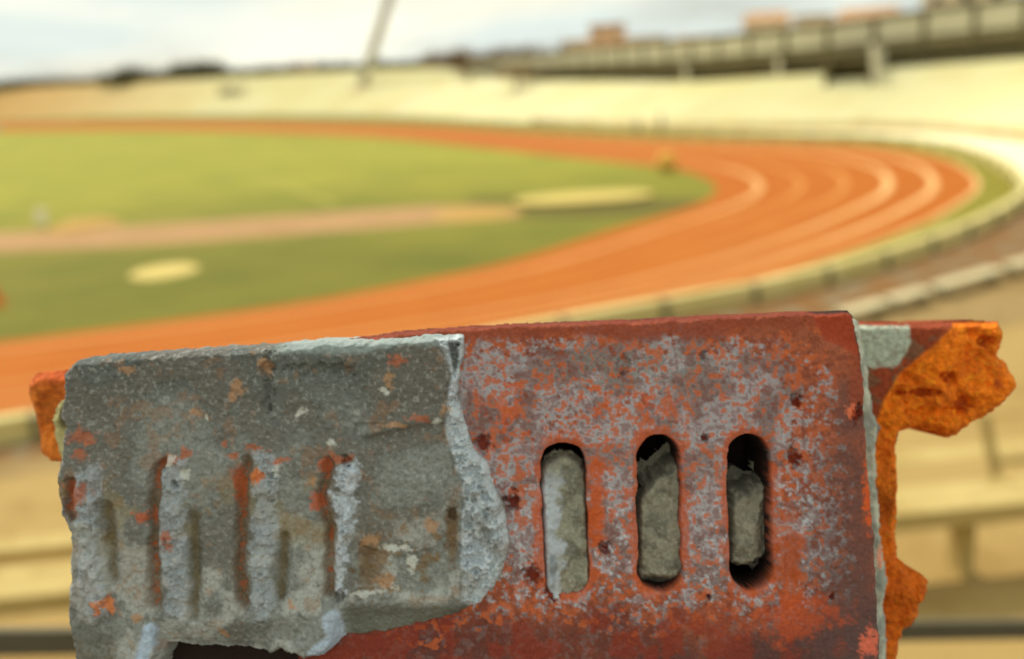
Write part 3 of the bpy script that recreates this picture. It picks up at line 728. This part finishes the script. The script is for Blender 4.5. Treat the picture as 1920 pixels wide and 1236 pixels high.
def hfield(name, u0_, u1_, v0_, v1_, st, hfun, cfun, mask, mtl, parent, zbase=0.0, back=None, ks=1.0):
    """a rough slab: front relief hfun (in photo px towards the viewer) over a regular grid, kept where mask>0;
       zbase = depth of its reference plane in metres behind the brick face; back = closing depth in metres"""
    us = np.arange(u0_, u1_ + st, st, float); vs_ = np.arange(v0_, v1_ + st, st, float)
    U, V = np.meshgrid(us, vs_); nx, ny = len(us), len(vs_); x = U.ravel(); y = V.ravel()
    mk = mask(x, y) if mask is not None else np.ones_like(x)
    hh = hfun(x, y); cc = cfun(x, y, hh); k = (BD + zbase) / FPX * ks
    co = np.stack([(x - W0) * k, (H0 - y) * k, hh * SPX - zbase], 1)
    ok = (mk > 0)
    idx = np.arange(nx * ny).reshape(ny, nx)
    q = np.stack([idx[:-1, :-1], idx[1:, :-1], idx[1:, 1:], idx[:-1, 1:]], -1).reshape(-1, 4)
    q = q[ok[q].all(1)]
    if back is not None:                        # back sheet + rim walls
        bo = nx * ny
        cb = co.copy(); cb[:, 2] = -back
        e = np.concatenate([q[:, [0, 1]], q[:, [1, 2]], q[:, [2, 3]], q[:, [3, 0]]])
        key = np.sort(e, 1); kk = key[:, 0].astype(np.int64) * bo + key[:, 1]
        un, inv, cnt = np.unique(kk, return_inverse=True, return_counts=True); be = e[cnt[inv] == 1]
        wl = np.stack([be[:, 1], be[:, 0], be[:, 0] + bo, be[:, 1] + bo], 1)
        q = np.concatenate([q, q[:, ::-1] + bo, wl]); co = np.concatenate([co, cb]); cc = np.concatenate([cc, cc])
    used = np.unique(q); mp_ = np.full(len(co), -1); mp_[used] = np.arange(len(used)); q = mp_[q]; co = co[used]; cc = cc[used]
    me = bpy.data.meshes.new(name); me.vertices.add(len(co)); me.vertices.foreach_set('co', co.ravel())
    me.loops.add(q.size); me.loops.foreach_set('vertex_index', q.ravel().astype(np.int32))
    me.polygons.add(len(q)); me.polygons.foreach_set('loop_start', np.arange(0, q.size, 4, dtype=np.int32))
    me.polygons.foreach_set('loop_total', np.full(len(q), 4, np.int32)); me.update(calc_edges=True)
    me.polygons.foreach_set('use_smooth', np.ones(len(q), bool))
    at = me.color_attributes.new('Col', 'FLOAT_COLOR', 'POINT')
    at.data.foreach_set('color', np.concatenate([np.clip(cc, .004, .9), np.ones((len(cc), 1))], 1).ravel())
    return link(name, me, mtl, parent)

# albedos (photo tone divided by the shade light that falls on the face)
KL = (1.50, 1.58, 1.66)
def A(r, g, b): return tuple(min(.85, x * k_) for x, k_ in zip(lin((r, g, b)), KL))
# --- front brick
BR = [(140, 712), (500, 672), (620, 650), (650, 634), (740, 621), (870, 610), (1040, 602), (1200, 597), (1400, 588), (1560, 581), (1600, 580), (1612, 592), (1618, 640),
      (1622, 700), (1628, 800), (1636, 900), (1644, 1000), (1650, 1100), (1656, 1236), (1660, 1330), (150, 1400), (142, 1100), (134, 850)]
SL = [((1056, 872), (1064, 1072), 44), ((1236, 858), (1238, 1068), 43), ((1406, 856), (1410, 1068), 42)]
def slot_d(x, y):
    d = np.full(x.shape, 1e9)
    for a_, b_, r_ in SL: d = np.minimum(d, seg(x, y, [a_, b_]) - r_)
    return d
def br_h(x, y):
    n1 = fbm(x, y, 60, 11, 5); n2 = fbm(x, y, 9, 17, 3)
    e = sdf(x, y, BR) + (n1 - .5) * 10 + (n2 - .5) * 4
    h = (n1 - .5) * 7 + (n2 - .5) * 3.0 + (fbm(x, y, 4, 23, 2) - .5) * 2
    h = h - 16 * (1 - sst(e, -2, 15)) ** 2 * 1.4
    # chipped top right corner facet
    c_ = sdf(x, y, [(1500, 560), (1540, 640), (1610, 672), (1680, 600), (1640, 560)]) + (n2 - .5) * 6
    h = h - 12 * sst(c_, -2, 26)
    c2 = sst(16 - np.abs(x - 1483 - (y - 1050) * .02), 0, 10) * sst(1120 - y, 0, 40) * sst(y - 985, 0, 40); h = h - 7 * c2
    for cx, cy, r_ in ((960, 940, 13), (1490, 860, 12), (1495, 752, 9), (1610, 775, 12), (1000, 1078, 14), (1040, 1108, 14), (1135, 1030, 8), (905, 832, 13), (1322, 822, 6), (1170, 684, 12), (1560, 1120, 6), (1320, 665, 6), (1330, 1120, 5), (1075, 985, 5)):
        h = h - 13 * spot(x, y, cx, cy, r_, r_ * 1.2, n2, .5)
    h = h - 70 * sst(y, 1165, 1200) * sst(575 - x, 0, 50)
    d = slot_d(x, y) + (fbm(x, y, 26, 19, 2) - .5) * 7
    h = h - 5 * (1 - sst(d, 0, 12)); h = np.where(d < 0, h - 190 * sst(-d, 0, 9), h)
    return h
def br_c(x, y, h):
    n1 = fbm(x, y, 130, 31, 5); n2 = fbm(x, y, 22, 37, 4, .65); n3 = fbm(x, y, 8, 41, 3, .7); n4 = fbm(x + 500, y, 45, 43, 4)
    c = np.tile(np.array(A(134, 72, 50)), (len(x), 1))
    c = lerpc(c, A(160, 78, 44), sst(n2, .45, .62) * .8)
    c = lerpc(c, A(104, 52, 40), sst(n1, .46, .62) * .6)
    # grey lime bloom: strongest between the slots and over the middle, weak towards the edges
    e = sdf(x, y, BR); zone = sst(e + (n4 - .5) * 70, 22, 85) * sst(1600 - x + (n1 - .5) * 300, 0, 200) * sst(1180 - y + (n1 - .5) * 160, -10, 150)
    zone = zone * (1 + .45 * sst(130 - np.abs(x - 1235) * .45 - np.abs(y - 965) * .3, 0, 70)); zone = np.maximum(zone, .75 * sst(90 - np.abs(y - 690 + (x - 1150) * .06) + (n4 - .5) * 80, 0, 50) * sst(1440 - x, 0, 200) * sst(x - 860, 0, 40))
    n5 = fbm(x, y, 12, 47, 3, .7)
    bl = sst(n2 * .22 + n3 * .34 + n5 * .44 + zone * .22, .525, .65) * (zone > .02)
    pale = lerpc(np.tile(np.array(A(140, 136, 138)), (len(x), 1)), A(112, 100, 98), sst(n4, .42, .6)); pale = lerpc(pale, A(170, 172, 176), sst(n3, .55, .72) * sst(y, 820, 950) * .7)
    c = c + (pale - c) * (bl * .92)[:, None]
    c = lerpc(c, A(104, 104, 98), sst(60 - np.hypot((x - 1170) * .22, (y - 690)), 0, 40) * sst(n2, .42, .58) * .7)
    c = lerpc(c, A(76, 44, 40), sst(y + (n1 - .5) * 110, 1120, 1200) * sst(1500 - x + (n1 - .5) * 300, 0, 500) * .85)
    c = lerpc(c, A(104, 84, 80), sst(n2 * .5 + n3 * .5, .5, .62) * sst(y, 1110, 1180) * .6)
    c = lerpc(c, A(46, 42, 38), sst(y + (n4 - .5) * 30, 1165, 1200) * sst(560 - x, 0, 50) * .9)  # shade under the mortar overhang, painted dark
    # bright orange flecks
    fl = sst(n2 * .6 + n3 * .4 - np.abs(y - 765) / 900, .50, .58) * sst(110 - np.abs(y - 765), 0, 60) * sst(x, 860, 940) * sst(1330 - x, 0, 120)
    c = lerpc(c, A(172, 78, 40), fl * .85)
    n6 = fbm(x + 900, y, 11, 149, 3, .6)
    c = lerpc(c, A(162, 80, 44), sst(n6, .545, .64) * (zone > .02) * .8); c = lerpc(c, A(104, 50, 36), sst(n6, .44, .36) * .5)
    # darker purple grey lower corner and right margin
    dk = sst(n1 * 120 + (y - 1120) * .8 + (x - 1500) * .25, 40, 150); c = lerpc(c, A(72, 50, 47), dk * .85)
    c = lerpc(c, A(122, 44, 26), sst(n4, .48, .62) * sst(y, 1120, 1180) * .6)
    c = lerpc(c, A(82, 62, 58), sst(x, 1480, 1600) * sst(n1, .35, .6) * .65)
    # red smooth top margin
    c = lerpc(c, A(126, 60, 40), sst(46 - e + (n4 - .5) * 40, 0, 26) * (y < 760) * .9)
    c = lerpc(c, A(134, 50, 26), sst(sdf(x, y, [(1500, 560), (1540, 640), (1610, 672), (1680, 600), (1640, 560)]) + (n3 - .5) * 10, 0, 12) * .85)
    c = lerpc(c, A(92, 36, 24), sst(14 - e, 0, 10) * (y < 700) * .7)  # top edge darkened, its shade put into the colour
    # orange raw clay halos about the slots
    d = slot_d(x, y) + (n2 - .5) * 44 + (n4 - .5) * 30
    c = lerpc(c, A(162, 76, 42), sst(12 - d, -4, 10) * .8)
    c = lerpc(c, A(164, 72, 30), spot(x, y, 1118, 950, 17, 75, n2) * .9)
    c = lerpc(c, A(152, 70, 34), spot(x, y, 1480, 1060, 26, 90, n2, .3) * .85)
    c = lerpc(c, A(168, 70, 34), spot(x, y, 1490, 1160, 90, 40, n2, .5) * .6)
    # pits
    for cx, cy, r_ in ((960, 940, 13), (1490, 860, 12), (1495, 752, 9), (1610, 775, 12), (1000, 1078, 14), (1040, 1108, 14), (1135, 1030, 8), (905, 832, 13), (1322, 822, 6), (1330, 1120, 5), (1560, 1120, 6), (1075, 985, 5)):
        c = lerpc(c, A(98, 32, 16), spot(x, y, cx, cy, r_, r_ * 1.15, n3, .5) * .9)
    c = lerpc(c, A(205, 100, 66), spot(x, y, 1596, 772, 9, 16, n3) * .8)
    c = lerpc(c, A(200, 96, 70), spot(x, y, 1632, 1205, 18, 26, n3) * .8)
    c = lerpc(c, A(190, 78, 30), spot(x, y, 1628, 930, 9, 60, n3) * .8)
    c = lerpc(c, A(36, 25, 21), sst(-h, 14, 34))  # slot walls and other recesses: shade painted in by depth
    return c
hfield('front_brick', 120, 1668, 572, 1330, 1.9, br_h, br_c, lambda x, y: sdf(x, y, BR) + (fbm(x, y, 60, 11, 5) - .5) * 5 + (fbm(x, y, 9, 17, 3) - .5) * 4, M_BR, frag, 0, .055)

# --- mortar crust on the left half
SB = [(126, 700), (134, 682), (152, 669), (230, 663), (300, 659), (400, 653), (520, 646), (600, 637), (700, 633), (872, 625), (873, 660), (866, 700), (862, 740), (878, 790), (893, 840),
      (918, 862), (934, 915), (950, 960), (957, 1010), (948, 1060), (930, 1098), (905, 1128), (884, 1136), (862, 1150), (790, 1172), (720, 1186), (655, 1190), (642, 1198), (628, 1216), (600, 1232), (572, 1234), (552, 1224), (530, 1216), (512, 1226),
      (490, 1222), (420, 1216), (360, 1210), (314, 1206), (302, 1240), (290, 1330), (150, 1330), (146, 1236), (136, 1180), (128, 1150), (134, 1060), (136, 1000), (118, 960), (110, 900), (120, 850), (128, 800), (118, 780), (124, 740)]
BAND = [(812, 632), (873, 624), (873, 660), (866, 700), (862, 740), (878, 790), (893, 840), (918, 862), (934, 915), (950, 960), (957, 1010), (948, 1060), (930, 1098), (905, 1128), (884, 1138),
        (866, 1120), (862, 1040), (866, 960), (866, 900), (846, 850), (836, 790), (838, 740), (846, 700), (832, 660)]
PLUGS = [([(178, 893), (172, 960), (184, 1060), (190, 1130)], 24), ([(337, 872), (334, 940), (336, 1040), (346, 1130)], 24), ([(506, 868), (502, 960), (496, 1060), (500, 1130)], 24), ([(655, 880), (652, 940), (650, 975)], 22), ([(652, 960), (645, 1040), (641, 1100)], 11)]
GRL = [[(146, 900), (150, 960)], [(312, 860), (300, 900), (302, 960), (300, 1080), (302, 1120)], [(474, 862), (462, 900), (460, 960), (458, 1060), (460, 1120)], [(618, 868), (612, 920), (622, 980), (622, 1060), (624, 1105)]]
GRR = [[(214, 950), (218, 1020), (222, 1080)], [(372, 960), (375, 1060), (376, 1140)], [(536, 1000), (532, 1060), (534, 1120)]]
def sl_h(x, y):
    wx = (fbm(x, y, 34, 301, 3) - .5) * 26; wy = (fbm(x, y, 34, 307, 3) - .5) * 30; xs, ys = x, y
    n1 = fbm(x, y, 90, 51, 5); n2 = fbm(x, y, 16, 57, 4, .6); n3 = fbm(x, y, 6, 61, 2)
    e = sdf(x, y, SB) + (n1 - .5) * 8 + (n2 - .5) * 9
    h = 30 + (n1 - .5) * 16 + (n2 - .5) * 7 + (n3 - .5) * 5
    low = sst(y, 840, 880)
    # square pressed field and crease above it
    pf = sdf(x, y, [(680, 812), (835, 785), (862, 880), (862, 1105), (672, 1112), (668, 1000)]); h = h - 7 * sst(pf, -2, 14)
    cr_ = seg(x, y, [(690, 808), (760, 792), (832, 770)]); h = h + 5 * sst(14 - cr_, 0, 12) - 4 * sst(10 - np.abs(cr_ - 16), 0, 6) * (y > 790)
    br2 = seg(x, y, [(690, 1012), (745, 1030), (800, 1018)]); h = h + 5 * sst(12 - br2, 0, 9)
    # plugs squeezed up through the lost slots, grooves beside them
    for pts, r_ in PLUGS:
        d = seg(x + wx * .7, y + wy, pts) - r_; h = h + 10 * sst(-d + (n2 - .5) * 16, -3, 13) * (.6 + .8 * sst(n2, .4, .6))
    for g in GRL: h = h - 18 * sst(16 - seg(x + wx * .55, y + wy, g) + (n2 - .5) * 8, 0, 16)
    for g in GRR: h = h - 15 * sst(20 - seg(x + wx * .55, y + wy, g) + (n2 - .5) * 8, 0, 20)
    h = h - 10 * spot(x, y, 510, 700, 10, 50, n2) - 8 * spot(x, y, 600, 690, 60, 10, n2)
    for cx, cy, r_ in ((340, 905, 7), (518, 890, 7), (653, 862, 8), (517, 930, 6), (640, 1108, 9), (850, 960, 8)): h = h - 13 * spot(x, y, cx, cy, r_, r_ * 1.2, n3, .3)
    # band: lower broken margin
    bd = sdf(x, y, BAND) + (n2 - .5) * 7; h = h - 9 * sst(bd, -3, 5) + 13 * (sst(n2, .4, .6) + .6 * sst(n3, .4, .7)) * sst(bd, 0, 8)
    tri = sdf(x, y, [(838, 640), (866, 640), (858, 700), (850, 700)]); h = h - 14 * sst(tri, -2, 5)
    # bottom bevel under the square field, lobes
    bv = sst(y - 1118 + (x - 640) * .01, 0, 55) * sst(x - 618, 0, 26) * sst(900 - x, 0, 40); h = h - 24 * bv
    hol = sst(y - 1150 + (n1 - .5) * 20, 0, 85) * sst(x - 296, 0, 14) * sst(545 - x - (y - 1150) * .35, 0, 30); h = h - 42 * hol
    lob = seg(x, y, [(625, 1150), (612, 1195), (560, 1222)]) ; h = h + 16 * sst(34 - lob, 0, 26)
    lob2 = seg(x, y, [(285, 1180), (268, 1240), (262, 1320)]); h = h + 9 * sst(26 - lob2, 0, 20)
    h = h + 6 * sst(30 - seg(x, y, [(300, 1150), (420, 1160), (560, 1140)]), 0, 30)
    edge = sst(e, 0, 16); h = h * (.30 + .70 * edge) - 80 * (1 - sst(e, -3, 4))
    return h
def sl_c(x, y, h):
    wx = (fbm(x, y, 34, 301, 3) - .5) * 26; wy = (fbm(x, y, 34, 307, 3) - .5) * 30; xs, ys = x, y
    n1 = fbm(x, y, 110, 71, 5); n2 = fbm(x, y, 20, 77, 4, .65); n3 = fbm(x, y, 6, 81, 3, .7); n4 = fbm(x, y, 45, 83, 4)
    c = np.tile(np.array(A(112, 112, 106)), (len(x), 1))
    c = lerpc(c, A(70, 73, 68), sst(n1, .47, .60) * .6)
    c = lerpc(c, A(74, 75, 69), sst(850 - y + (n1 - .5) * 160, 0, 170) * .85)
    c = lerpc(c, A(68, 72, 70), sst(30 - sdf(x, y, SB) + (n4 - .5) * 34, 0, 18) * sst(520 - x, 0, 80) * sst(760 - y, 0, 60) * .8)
    c = lerpc(c, A(150, 150, 143), sst(n4, .44, .60) * sst(y, 900, 1030) * .75)
    c = lerpc(c, A(124, 108, 96), sst(n1, .52, .62) * .2)
    c = lerpc(c, A(76, 76, 70), sst(n3, .60, .78) * .55); c = lerpc(c, A(148, 146, 140), sst(n3, .42, .26) * .4); c = lerpc(c, A(128, 92, 62), sst(n2 * .6 + n4 * .4, .56, .64) * .35)
    c = lerpc(c, A(112, 98, 58), sst(n4, .50, .6) * sst(90 - np.abs(y - 960), 0, 60) * sst(680 - x, 0, 60) * .4)
    # square field: brown stains
    fld = sdf(x, y, [(680, 812), (835, 785), (862, 880), (862, 1105), (672, 1112), (668, 1000)])
    c = lerpc(c, A(106, 84, 56), sst(fld, 0, 12) * sst(n2, .50, .62) * sst(y, 930, 1000) * .7)
    c = lerpc(c, A(92, 66, 34), (spot(x, y, 850, 985, 12, 60, n2) + spot(x, y, 700, 1050, 26, 50, n2, .8)).clip(0, 1) * .7)
    # light upper rim right part, pale band
    c = lerpc(c, A(128, 136, 132), sst(26 - (y - (645 - (x - 520) * .057)) + (n4 - .5) * 24, 0, 12) * sst(x, 500, 560) * .85)
    bd = sdf(x, y, BAND) + (n2 - .5) * 12
    c = lerpc(c, A(168, 172, 174), sst(bd, -2, 8) * (.92 - .5 * sst(n4, .52, .62) * sst(y, 880, 930)))
    c = lerpc(c, A(84, 86, 80), sst(sdf(x, y, [(838, 640), (866, 640), (858, 700), (850, 700)]), 0, 5) * .8)
    for pts, r_ in PLUGS:
        d = seg(x + wx * .7, y + wy, pts) - r_; c = lerpc(c, A(162, 167, 172), sst(-d + (n2 - .5) * 30 + (n3 - .5) * 16, -3, 5) * (.9 if r_ != 24 else .45) * (.65 + .35 * sst(n3, .4, .6)))
    for i, g in enumerate(GRL):
        d = seg(x + wx * .55, y + wy, g) + (n2 - .5) * 10; c = lerpc(c, A(100, 76, 48), sst(19 - d, 0, 18) * .65); c = lerpc(c, A(152, 76, 40), sst(10 - d, 0, 9) * sst(n2 * .5 + n3 * .5, .47, .60) * .85)
    for g in GRR: c = lerpc(c, A(88, 74, 44), sst(17 - seg(x + wx * .55, y + wy, g) + (n2 - .5) * 14, 0, 17) * .75)
    # olive zones; shade band under the bevel and bluish lobe highlights painted in
    c = lerpc(c, A(84, 84, 72), sst(y - 1118, 0, 20) * sst(x - 640, 0, 30) * (sdf(x, y, BAND) < 0) * .8)
    c = lerpc(c, A(150, 160, 172), sst(20 - seg(x, y, [(628, 1150), (634, 1185), (600, 1216)]) + (n2 - .5) * 10, 0, 10) * .9)
    c = lerpc(c, A(150, 162, 176), sst(17 - seg(x, y, [(296, 1170), (282, 1215), (276, 1260)]) + (n2 - .5) * 10, 0, 10) * .9)
    c = lerpc(c, A(74, 72, 60), sst(y, 1150, 1200) * sst(250 - x, 0, 40) * .7)
    O1, O2, O3 = A(150, 82, 52), A(158, 74, 38), A(150, 112, 80)
    for cx, cy, rx, ry, col in ((510, 690, 16, 12, O3), (748, 675, 18, 12, O1), (735, 715, 12, 16, O3), (455, 722, 10, 18, O3), (170, 815, 24, 17, O1), (165, 870 - 20, 12, 10, O1), (165, 915, 28, 20, O1), (150, 930, 14, 24, O1), (380, 774, 14, 7, O3), (250, 690, 14, 12, O3),
                                (285, 964, 18, 12, O2), (325, 995, 8, 13, O1), (330, 1022, 9, 12, O1), (434, 826, 9, 9, O1), (322, 858, 28, 10, O1), (358, 848, 12, 12, O1), (488, 836, 18, 9, O1), (448, 852, 14, 7, O1), (530, 853, 20, 7, O1), (486, 888, 9, 14, A(190, 96, 20)),
                                (640, 852, 40, 9, O1), (608, 878, 12, 18, O2), (605, 935, 20, 14, O2), (520, 858, 10, 5, O2), (216, 1128, 12, 18, A(184, 100, 40)), (192, 1136, 7, 16, A(184, 100, 40)), (270, 1152, 9, 10, O3), (425, 1175, 8, 10, O3), (815, 975, 15, 16, O3), (700, 1010, 16, 14, O3), (722, 1086, 20, 12, O3),
                                (790, 780, 26, 7, O1), (740, 795, 40, 6, O3), (838, 760, 10, 20, O3), (455, 905, 10, 40, A(150, 66, 24)), (585, 905, 8, 10, O3), (450, 742, 8, 8, O3), (556, 1130, 6, 8, O3)):
        c = lerpc(c, col, spot(x + wx, y + wy, cx, cy, rx * .9, ry * .9, n3 * .5 + n2 * .5, .8) * .75)
    for cx, cy, rx, ry in ((400, 774, 7, 6), (568, 776, 10, 9), (822, 780, 12, 9), (745, 1024, 34, 7), (770, 1048, 9, 16), (740, 1092, 14, 8), (690, 1105, 26, 7), (622, 826, 14, 7), (725, 735, 7, 8), (328, 862, 8, 14), (358, 890, 12, 14), (522, 880, 10, 22)):
        c = lerpc(c, A(178, 176, 166), spot(x + wx, y + wy, cx, cy, rx * .85, ry * .85, n3 * .5 + n2 * .5, .8) * .7)
    return c
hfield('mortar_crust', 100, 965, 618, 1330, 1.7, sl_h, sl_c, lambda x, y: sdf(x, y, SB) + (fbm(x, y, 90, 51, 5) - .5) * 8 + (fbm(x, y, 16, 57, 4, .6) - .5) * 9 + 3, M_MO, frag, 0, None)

# --- mortar plugs inside the three open slots
def plug(pts, r_, depth, grow, seed, topcut):
    def hf(x, y):
        d = seg(x, y, pts) - r_; n = fbm(x, y, 34, seed, 4, .6)
        h = (n - .5) * 34 - 30 * sst(d, -10, 6) + W_(x, y)
        if seed == 161: h = h - 150 * sst(936 + (n - .5) * 50 - (x - 1410) * .3 - y, 0, 56) - 80 * sst(y - 1040 - (n - .5) * 50, 0, 50) - 18 * sst(x - 1424 + (n - .5) * 46, 0, 16)
        if seed == 131: h = h - 80 * sst(908 - y - (x - 1236) * .6 + (n - .5) * 50, -4, 30) - 40 * sst(y - 1075, 0, 30)
        return h
    def W_(x, y):
        if seed == 101: return 14 * sst(1070 - x + (y - 960) * .05, 0, 40) * sst(y, 860, 1000)
        return 0 * x
    def cf(x, y, h):
        n = fbm(x, y, 20, seed + 9, 4); n3 = fbm(x, y, 6, seed + 12, 3)
        c = np.tile(np.array(A(120, 116, 100)), (len(x), 1)); c = lerpc(c, A(94, 91, 80), sst(n, .45, .6) * .8); c = lerpc(c, A(150, 144, 124), sst(n3, .55, .75) * .4)
        if seed == 101: c = lerpc(c, A(158, 162, 166), sst(1058 - x + (n - .5) * 40, 0, 14) * sst(y, 860, 930) * .85); c = lerpc(c, A(96, 98, 100), spot(x, y, 1036, 1068, 7, 26, n, .5) * .7)
        return c
    def cut(x, y):
        m = 6 - (seg(x, y, pts) - r_) + (fbm(x, y, 14, seed + 5, 3) - .5) * 12; n = fbm(x, y, 24, seed + 3, 4, .6)
        if seed == 161: m = np.minimum(m, np.minimum(y - 892 + (x - 1410) * .2 + (n - .5) * 60, 1068 - y + (n - .5) * 50 + (x - 1410) * .3))
        if seed == 131: m = np.minimum(m, y - 856 + (x - 1236) * .55 + (n - .5) * 34)
        return m
    us = [p[0] for p in pts]; vs_ = [p[1] for p in pts]
    hfield('mortar_plug', min(us) - r_ - 8, max(us) + r_ + 8, min(vs_) - r_ - 8, max(vs_) + r_ + 8, 2.0, hf, cf, cut, M_MO, frag, depth * SPX, (depth + 80) * SPX)
plug([(1057, 897), (1066, 1092)], 44, 17, 0, 101, 0)
plug([(1244, 868), (1240, 1076)], 46, 34, 0, 131, 0)
plug([(1420, 880), (1418, 1066)], 52, 46, 0, 161, 0)

# --- mortar joint between the front and the rear bricks (its rim shows at both sides)
JT = [(118, 750), (104, 762), (94, 790), (98, 830), (112, 860), (120, 900), (130, 960), (138, 1010), (134, 1080), (150, 1300), (400, 1330), (1672, 1330), (1668, 1236), (1664, 1140), (1668, 1090), (1656, 1040), (1652, 960), (1650, 900), (1646, 840), (1658, 800), (1640, 770), (1634, 700), (1620, 640), (1616, 600), (1600, 596),
      (900, 640), (300, 690), (130, 700)]
def jt_c(x, y, h):
    n = fbm(x, y, 22, 203, 4, .6); c = np.tile(np.array(A(160, 158, 140)), (len(x), 1)); c = lerpc(c, A(112, 114, 106), sst(n, .48, .6) * .7)
    c = lerpc(c, A(150, 138, 78), sst(200 - x, 0, 40) * .75); c = lerpc(c, A(70, 66, 48), spot(x, y, 118, 780, 12, 26, n, .3) * .9); c = lerpc(c, A(72, 80, 80), spot(x, y, 1651, 800, 5, 70, n, .6) * .8); c = lerpc(c, A(200, 90, 50), spot(x, y, 1650, 1040, 6, 24, n, .6) * .6)
    return c
hfield('mortar_joint', 84, 1684, 590, 1334, 3.0, lambda x, y: (fbm(x, y, 30, 201, 4) - .5) * 26 - 14 * (1 - sst(sdf(x, y, JT), 0, 12)), jt_c, lambda x, y: sdf(x, y, JT) + (fbm(x, y, 26, 207, 4) - .5) * 14, M_MO, frag, .050, .064)

# --- rear bricks
RB = [(1600, 603), (1872, 601), (1876, 628), (1872, 664), (1886, 678), (1900, 700), (1906, 722), (1896, 738), (1882, 758), (1850, 780), (1800, 804), (1775, 822), (1756, 818), (1748, 806), (1712, 806), (1688, 812), (1678, 840), (1680, 900), (1684, 980), (1688, 1050), (1704, 1070), (1730, 1078), (1743, 1092), (1742, 1112), (1728, 1136), (1726, 1160), (1700, 1184), (1686, 1204), (1678, 1240), (1674, 1340), (1500, 1340), (1480, 620)]
CORE = [(1784, 604), (1872, 601), (1910, 650), (1910, 800), (1780, 830), (1680, 815), (1700, 1060), (1760, 1080), (1750, 1200), (1660, 1330), (1600, 1330), (1600, 900), (1648, 745), (1682, 696), (1736, 650)]
def rb_h(x, y):
    n1 = fbm(x, y, 70, 221, 5, .55); n2 = fbm(x, y, 16, 227, 4); e = sdf(x, y, RB)
    co_ = sst(sdf(x, y, CORE), -4, 16)
    h = (n1 - .5) * 10 + (n2 - .5) * 3 + co_ * (2 + (n1 - .5) * 66 + (n2 - .5) * 18) - 26 * (1 - sst(e, 0, 22)) ** 2
    h = h - 16 * spot(x, y, 1722, 735, 34, 6, n2, .4) - 18 * spot(x, y, 1770, 706, 15, 8, n2, .4) - 18 * spot(x, y, 1842, 642, 12, 10, n2, .4) - 20 * spot(x, y, 1800, 757, 16, 12, n2, .4) - 14 * spot(x, y, 1740, 770, 60, 7, n2, .5)
    h = h - 14 * (x > 1788) * sst(20 - np.abs(y - 780 + (x - 1800) * .2), 0, 16)
    return h
def rb_c(x, y, h):
    n = fbm(x, y, 30, 231, 4, .6); n3 = fbm(x, y, 8, 237, 3, .6)
    c = np.tile(np.array(A(122, 52, 28)), (len(x), 1)); c = lerpc(c, A(94, 72, 52), sst(n, .5, .62) * .7)
    c = lerpc(c, A(146, 152, 134), sst(sdf(x, y, [(1600, 606), (1704, 608), (1702, 640), (1690, 668), (1676, 690), (1640, 694), (1600, 680)]) + (n - .5) * 14, 0, 6) * (.92 - .3 * sst(n3, .5, .7)))
    co_ = sst(sdf(x, y, CORE) + (n - .5) * 10, -2, 6)
    core = lerpc(np.tile(np.array(A(206, 100, 14)), (len(x), 1)), A(176, 82, 12), sst(n, .44, .60) * .8); core = lerpc(core, A(216, 120, 20), sst(n3, .60, .75) * .6)
    for cx, cy, rx, ry in ((1722, 735, 32, 5), (1770, 706, 13, 7), (1842, 642, 10, 9), (1800, 757, 14, 10), (1730, 1105, 10, 8), (1688, 1190, 8, 6), (1862, 720, 5, 8)): core = lerpc(core, A(132, 46, 12), spot(x, y, cx, cy, rx, ry, n3, .8) * .7)
    core = lerpc(core, A(148, 60, 12), sst(y, 960, 1060) * .5)
    c = c + (core - c) * co_[:, None]
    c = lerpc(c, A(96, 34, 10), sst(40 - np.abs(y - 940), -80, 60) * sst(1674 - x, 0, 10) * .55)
    return c
hfield('broken_rear_brick', 1470, 1916, 594, 1345, 1.7, rb_h, rb_c, lambda x, y: sdf(x, y, RB) + (fbm(x, y, 22, 223, 4) - .5) * 10, M_CORE, frag, .062, .125, 1.011)
LB = [(58, 703), (80, 697), (400, 690), (400, 862), (110, 872), (84, 866), (68, 852), (62, 810), (56, 780), (44, 740), (42, 718)]
def lb_h(x, y):
    n1 = fbm(x, y, 50, 241, 5); return (n1 - .5) * 26 - 24 * (1 - sst(sdf(x, y, LB), 0, 24)) ** 2 - 10 * spot(x, y, 95, 765, 22, 34, n1, .5)
def lb_c(x, y, h):
    n = fbm(x, y, 30, 251, 4, .6); c = np.tile(np.array(A(190, 104, 36)), (len(x), 1)); c = lerpc(c, A(150, 76, 26), sst(n, .44, .6) * .8); c = lerpc(c, A(150, 58, 26), sst(735 - y, 0, 26) * .7); return c
hfield('rear_brick_stub', 34, 404, 686, 880, 1.8, lb_h, lb_c, lambda x, y: sdf(x, y, LB) + (fbm(x, y, 22, 243, 4) - .5) * 7, M_CORE, frag, .058, .12)
# lower courses that carry the chunk, under the picture's edge
def blockc(x, y, h):
    n = fbm(x, y, 40, 261, 4); return lerpc(np.tile(np.array(A(118, 58, 34)), (len(x), 1)), A(120, 112, 98), sst(n, .45, .6))
hfield('mortar_bed', 170, 1660, 1262, 1420, 6.0, lambda x, y: (fbm(x, y, 40, 263, 4) - .5) * 30 - 20, blockc, None, M_MO, frag, .02, .118)
hfield('footing_brick', 170, 1640, 1240, 1330, 6.0, lambda x, y: (fbm(x, y, 40, 265, 4) - .5) * 12, blockc, None, M_BR, frag, .066, .119)
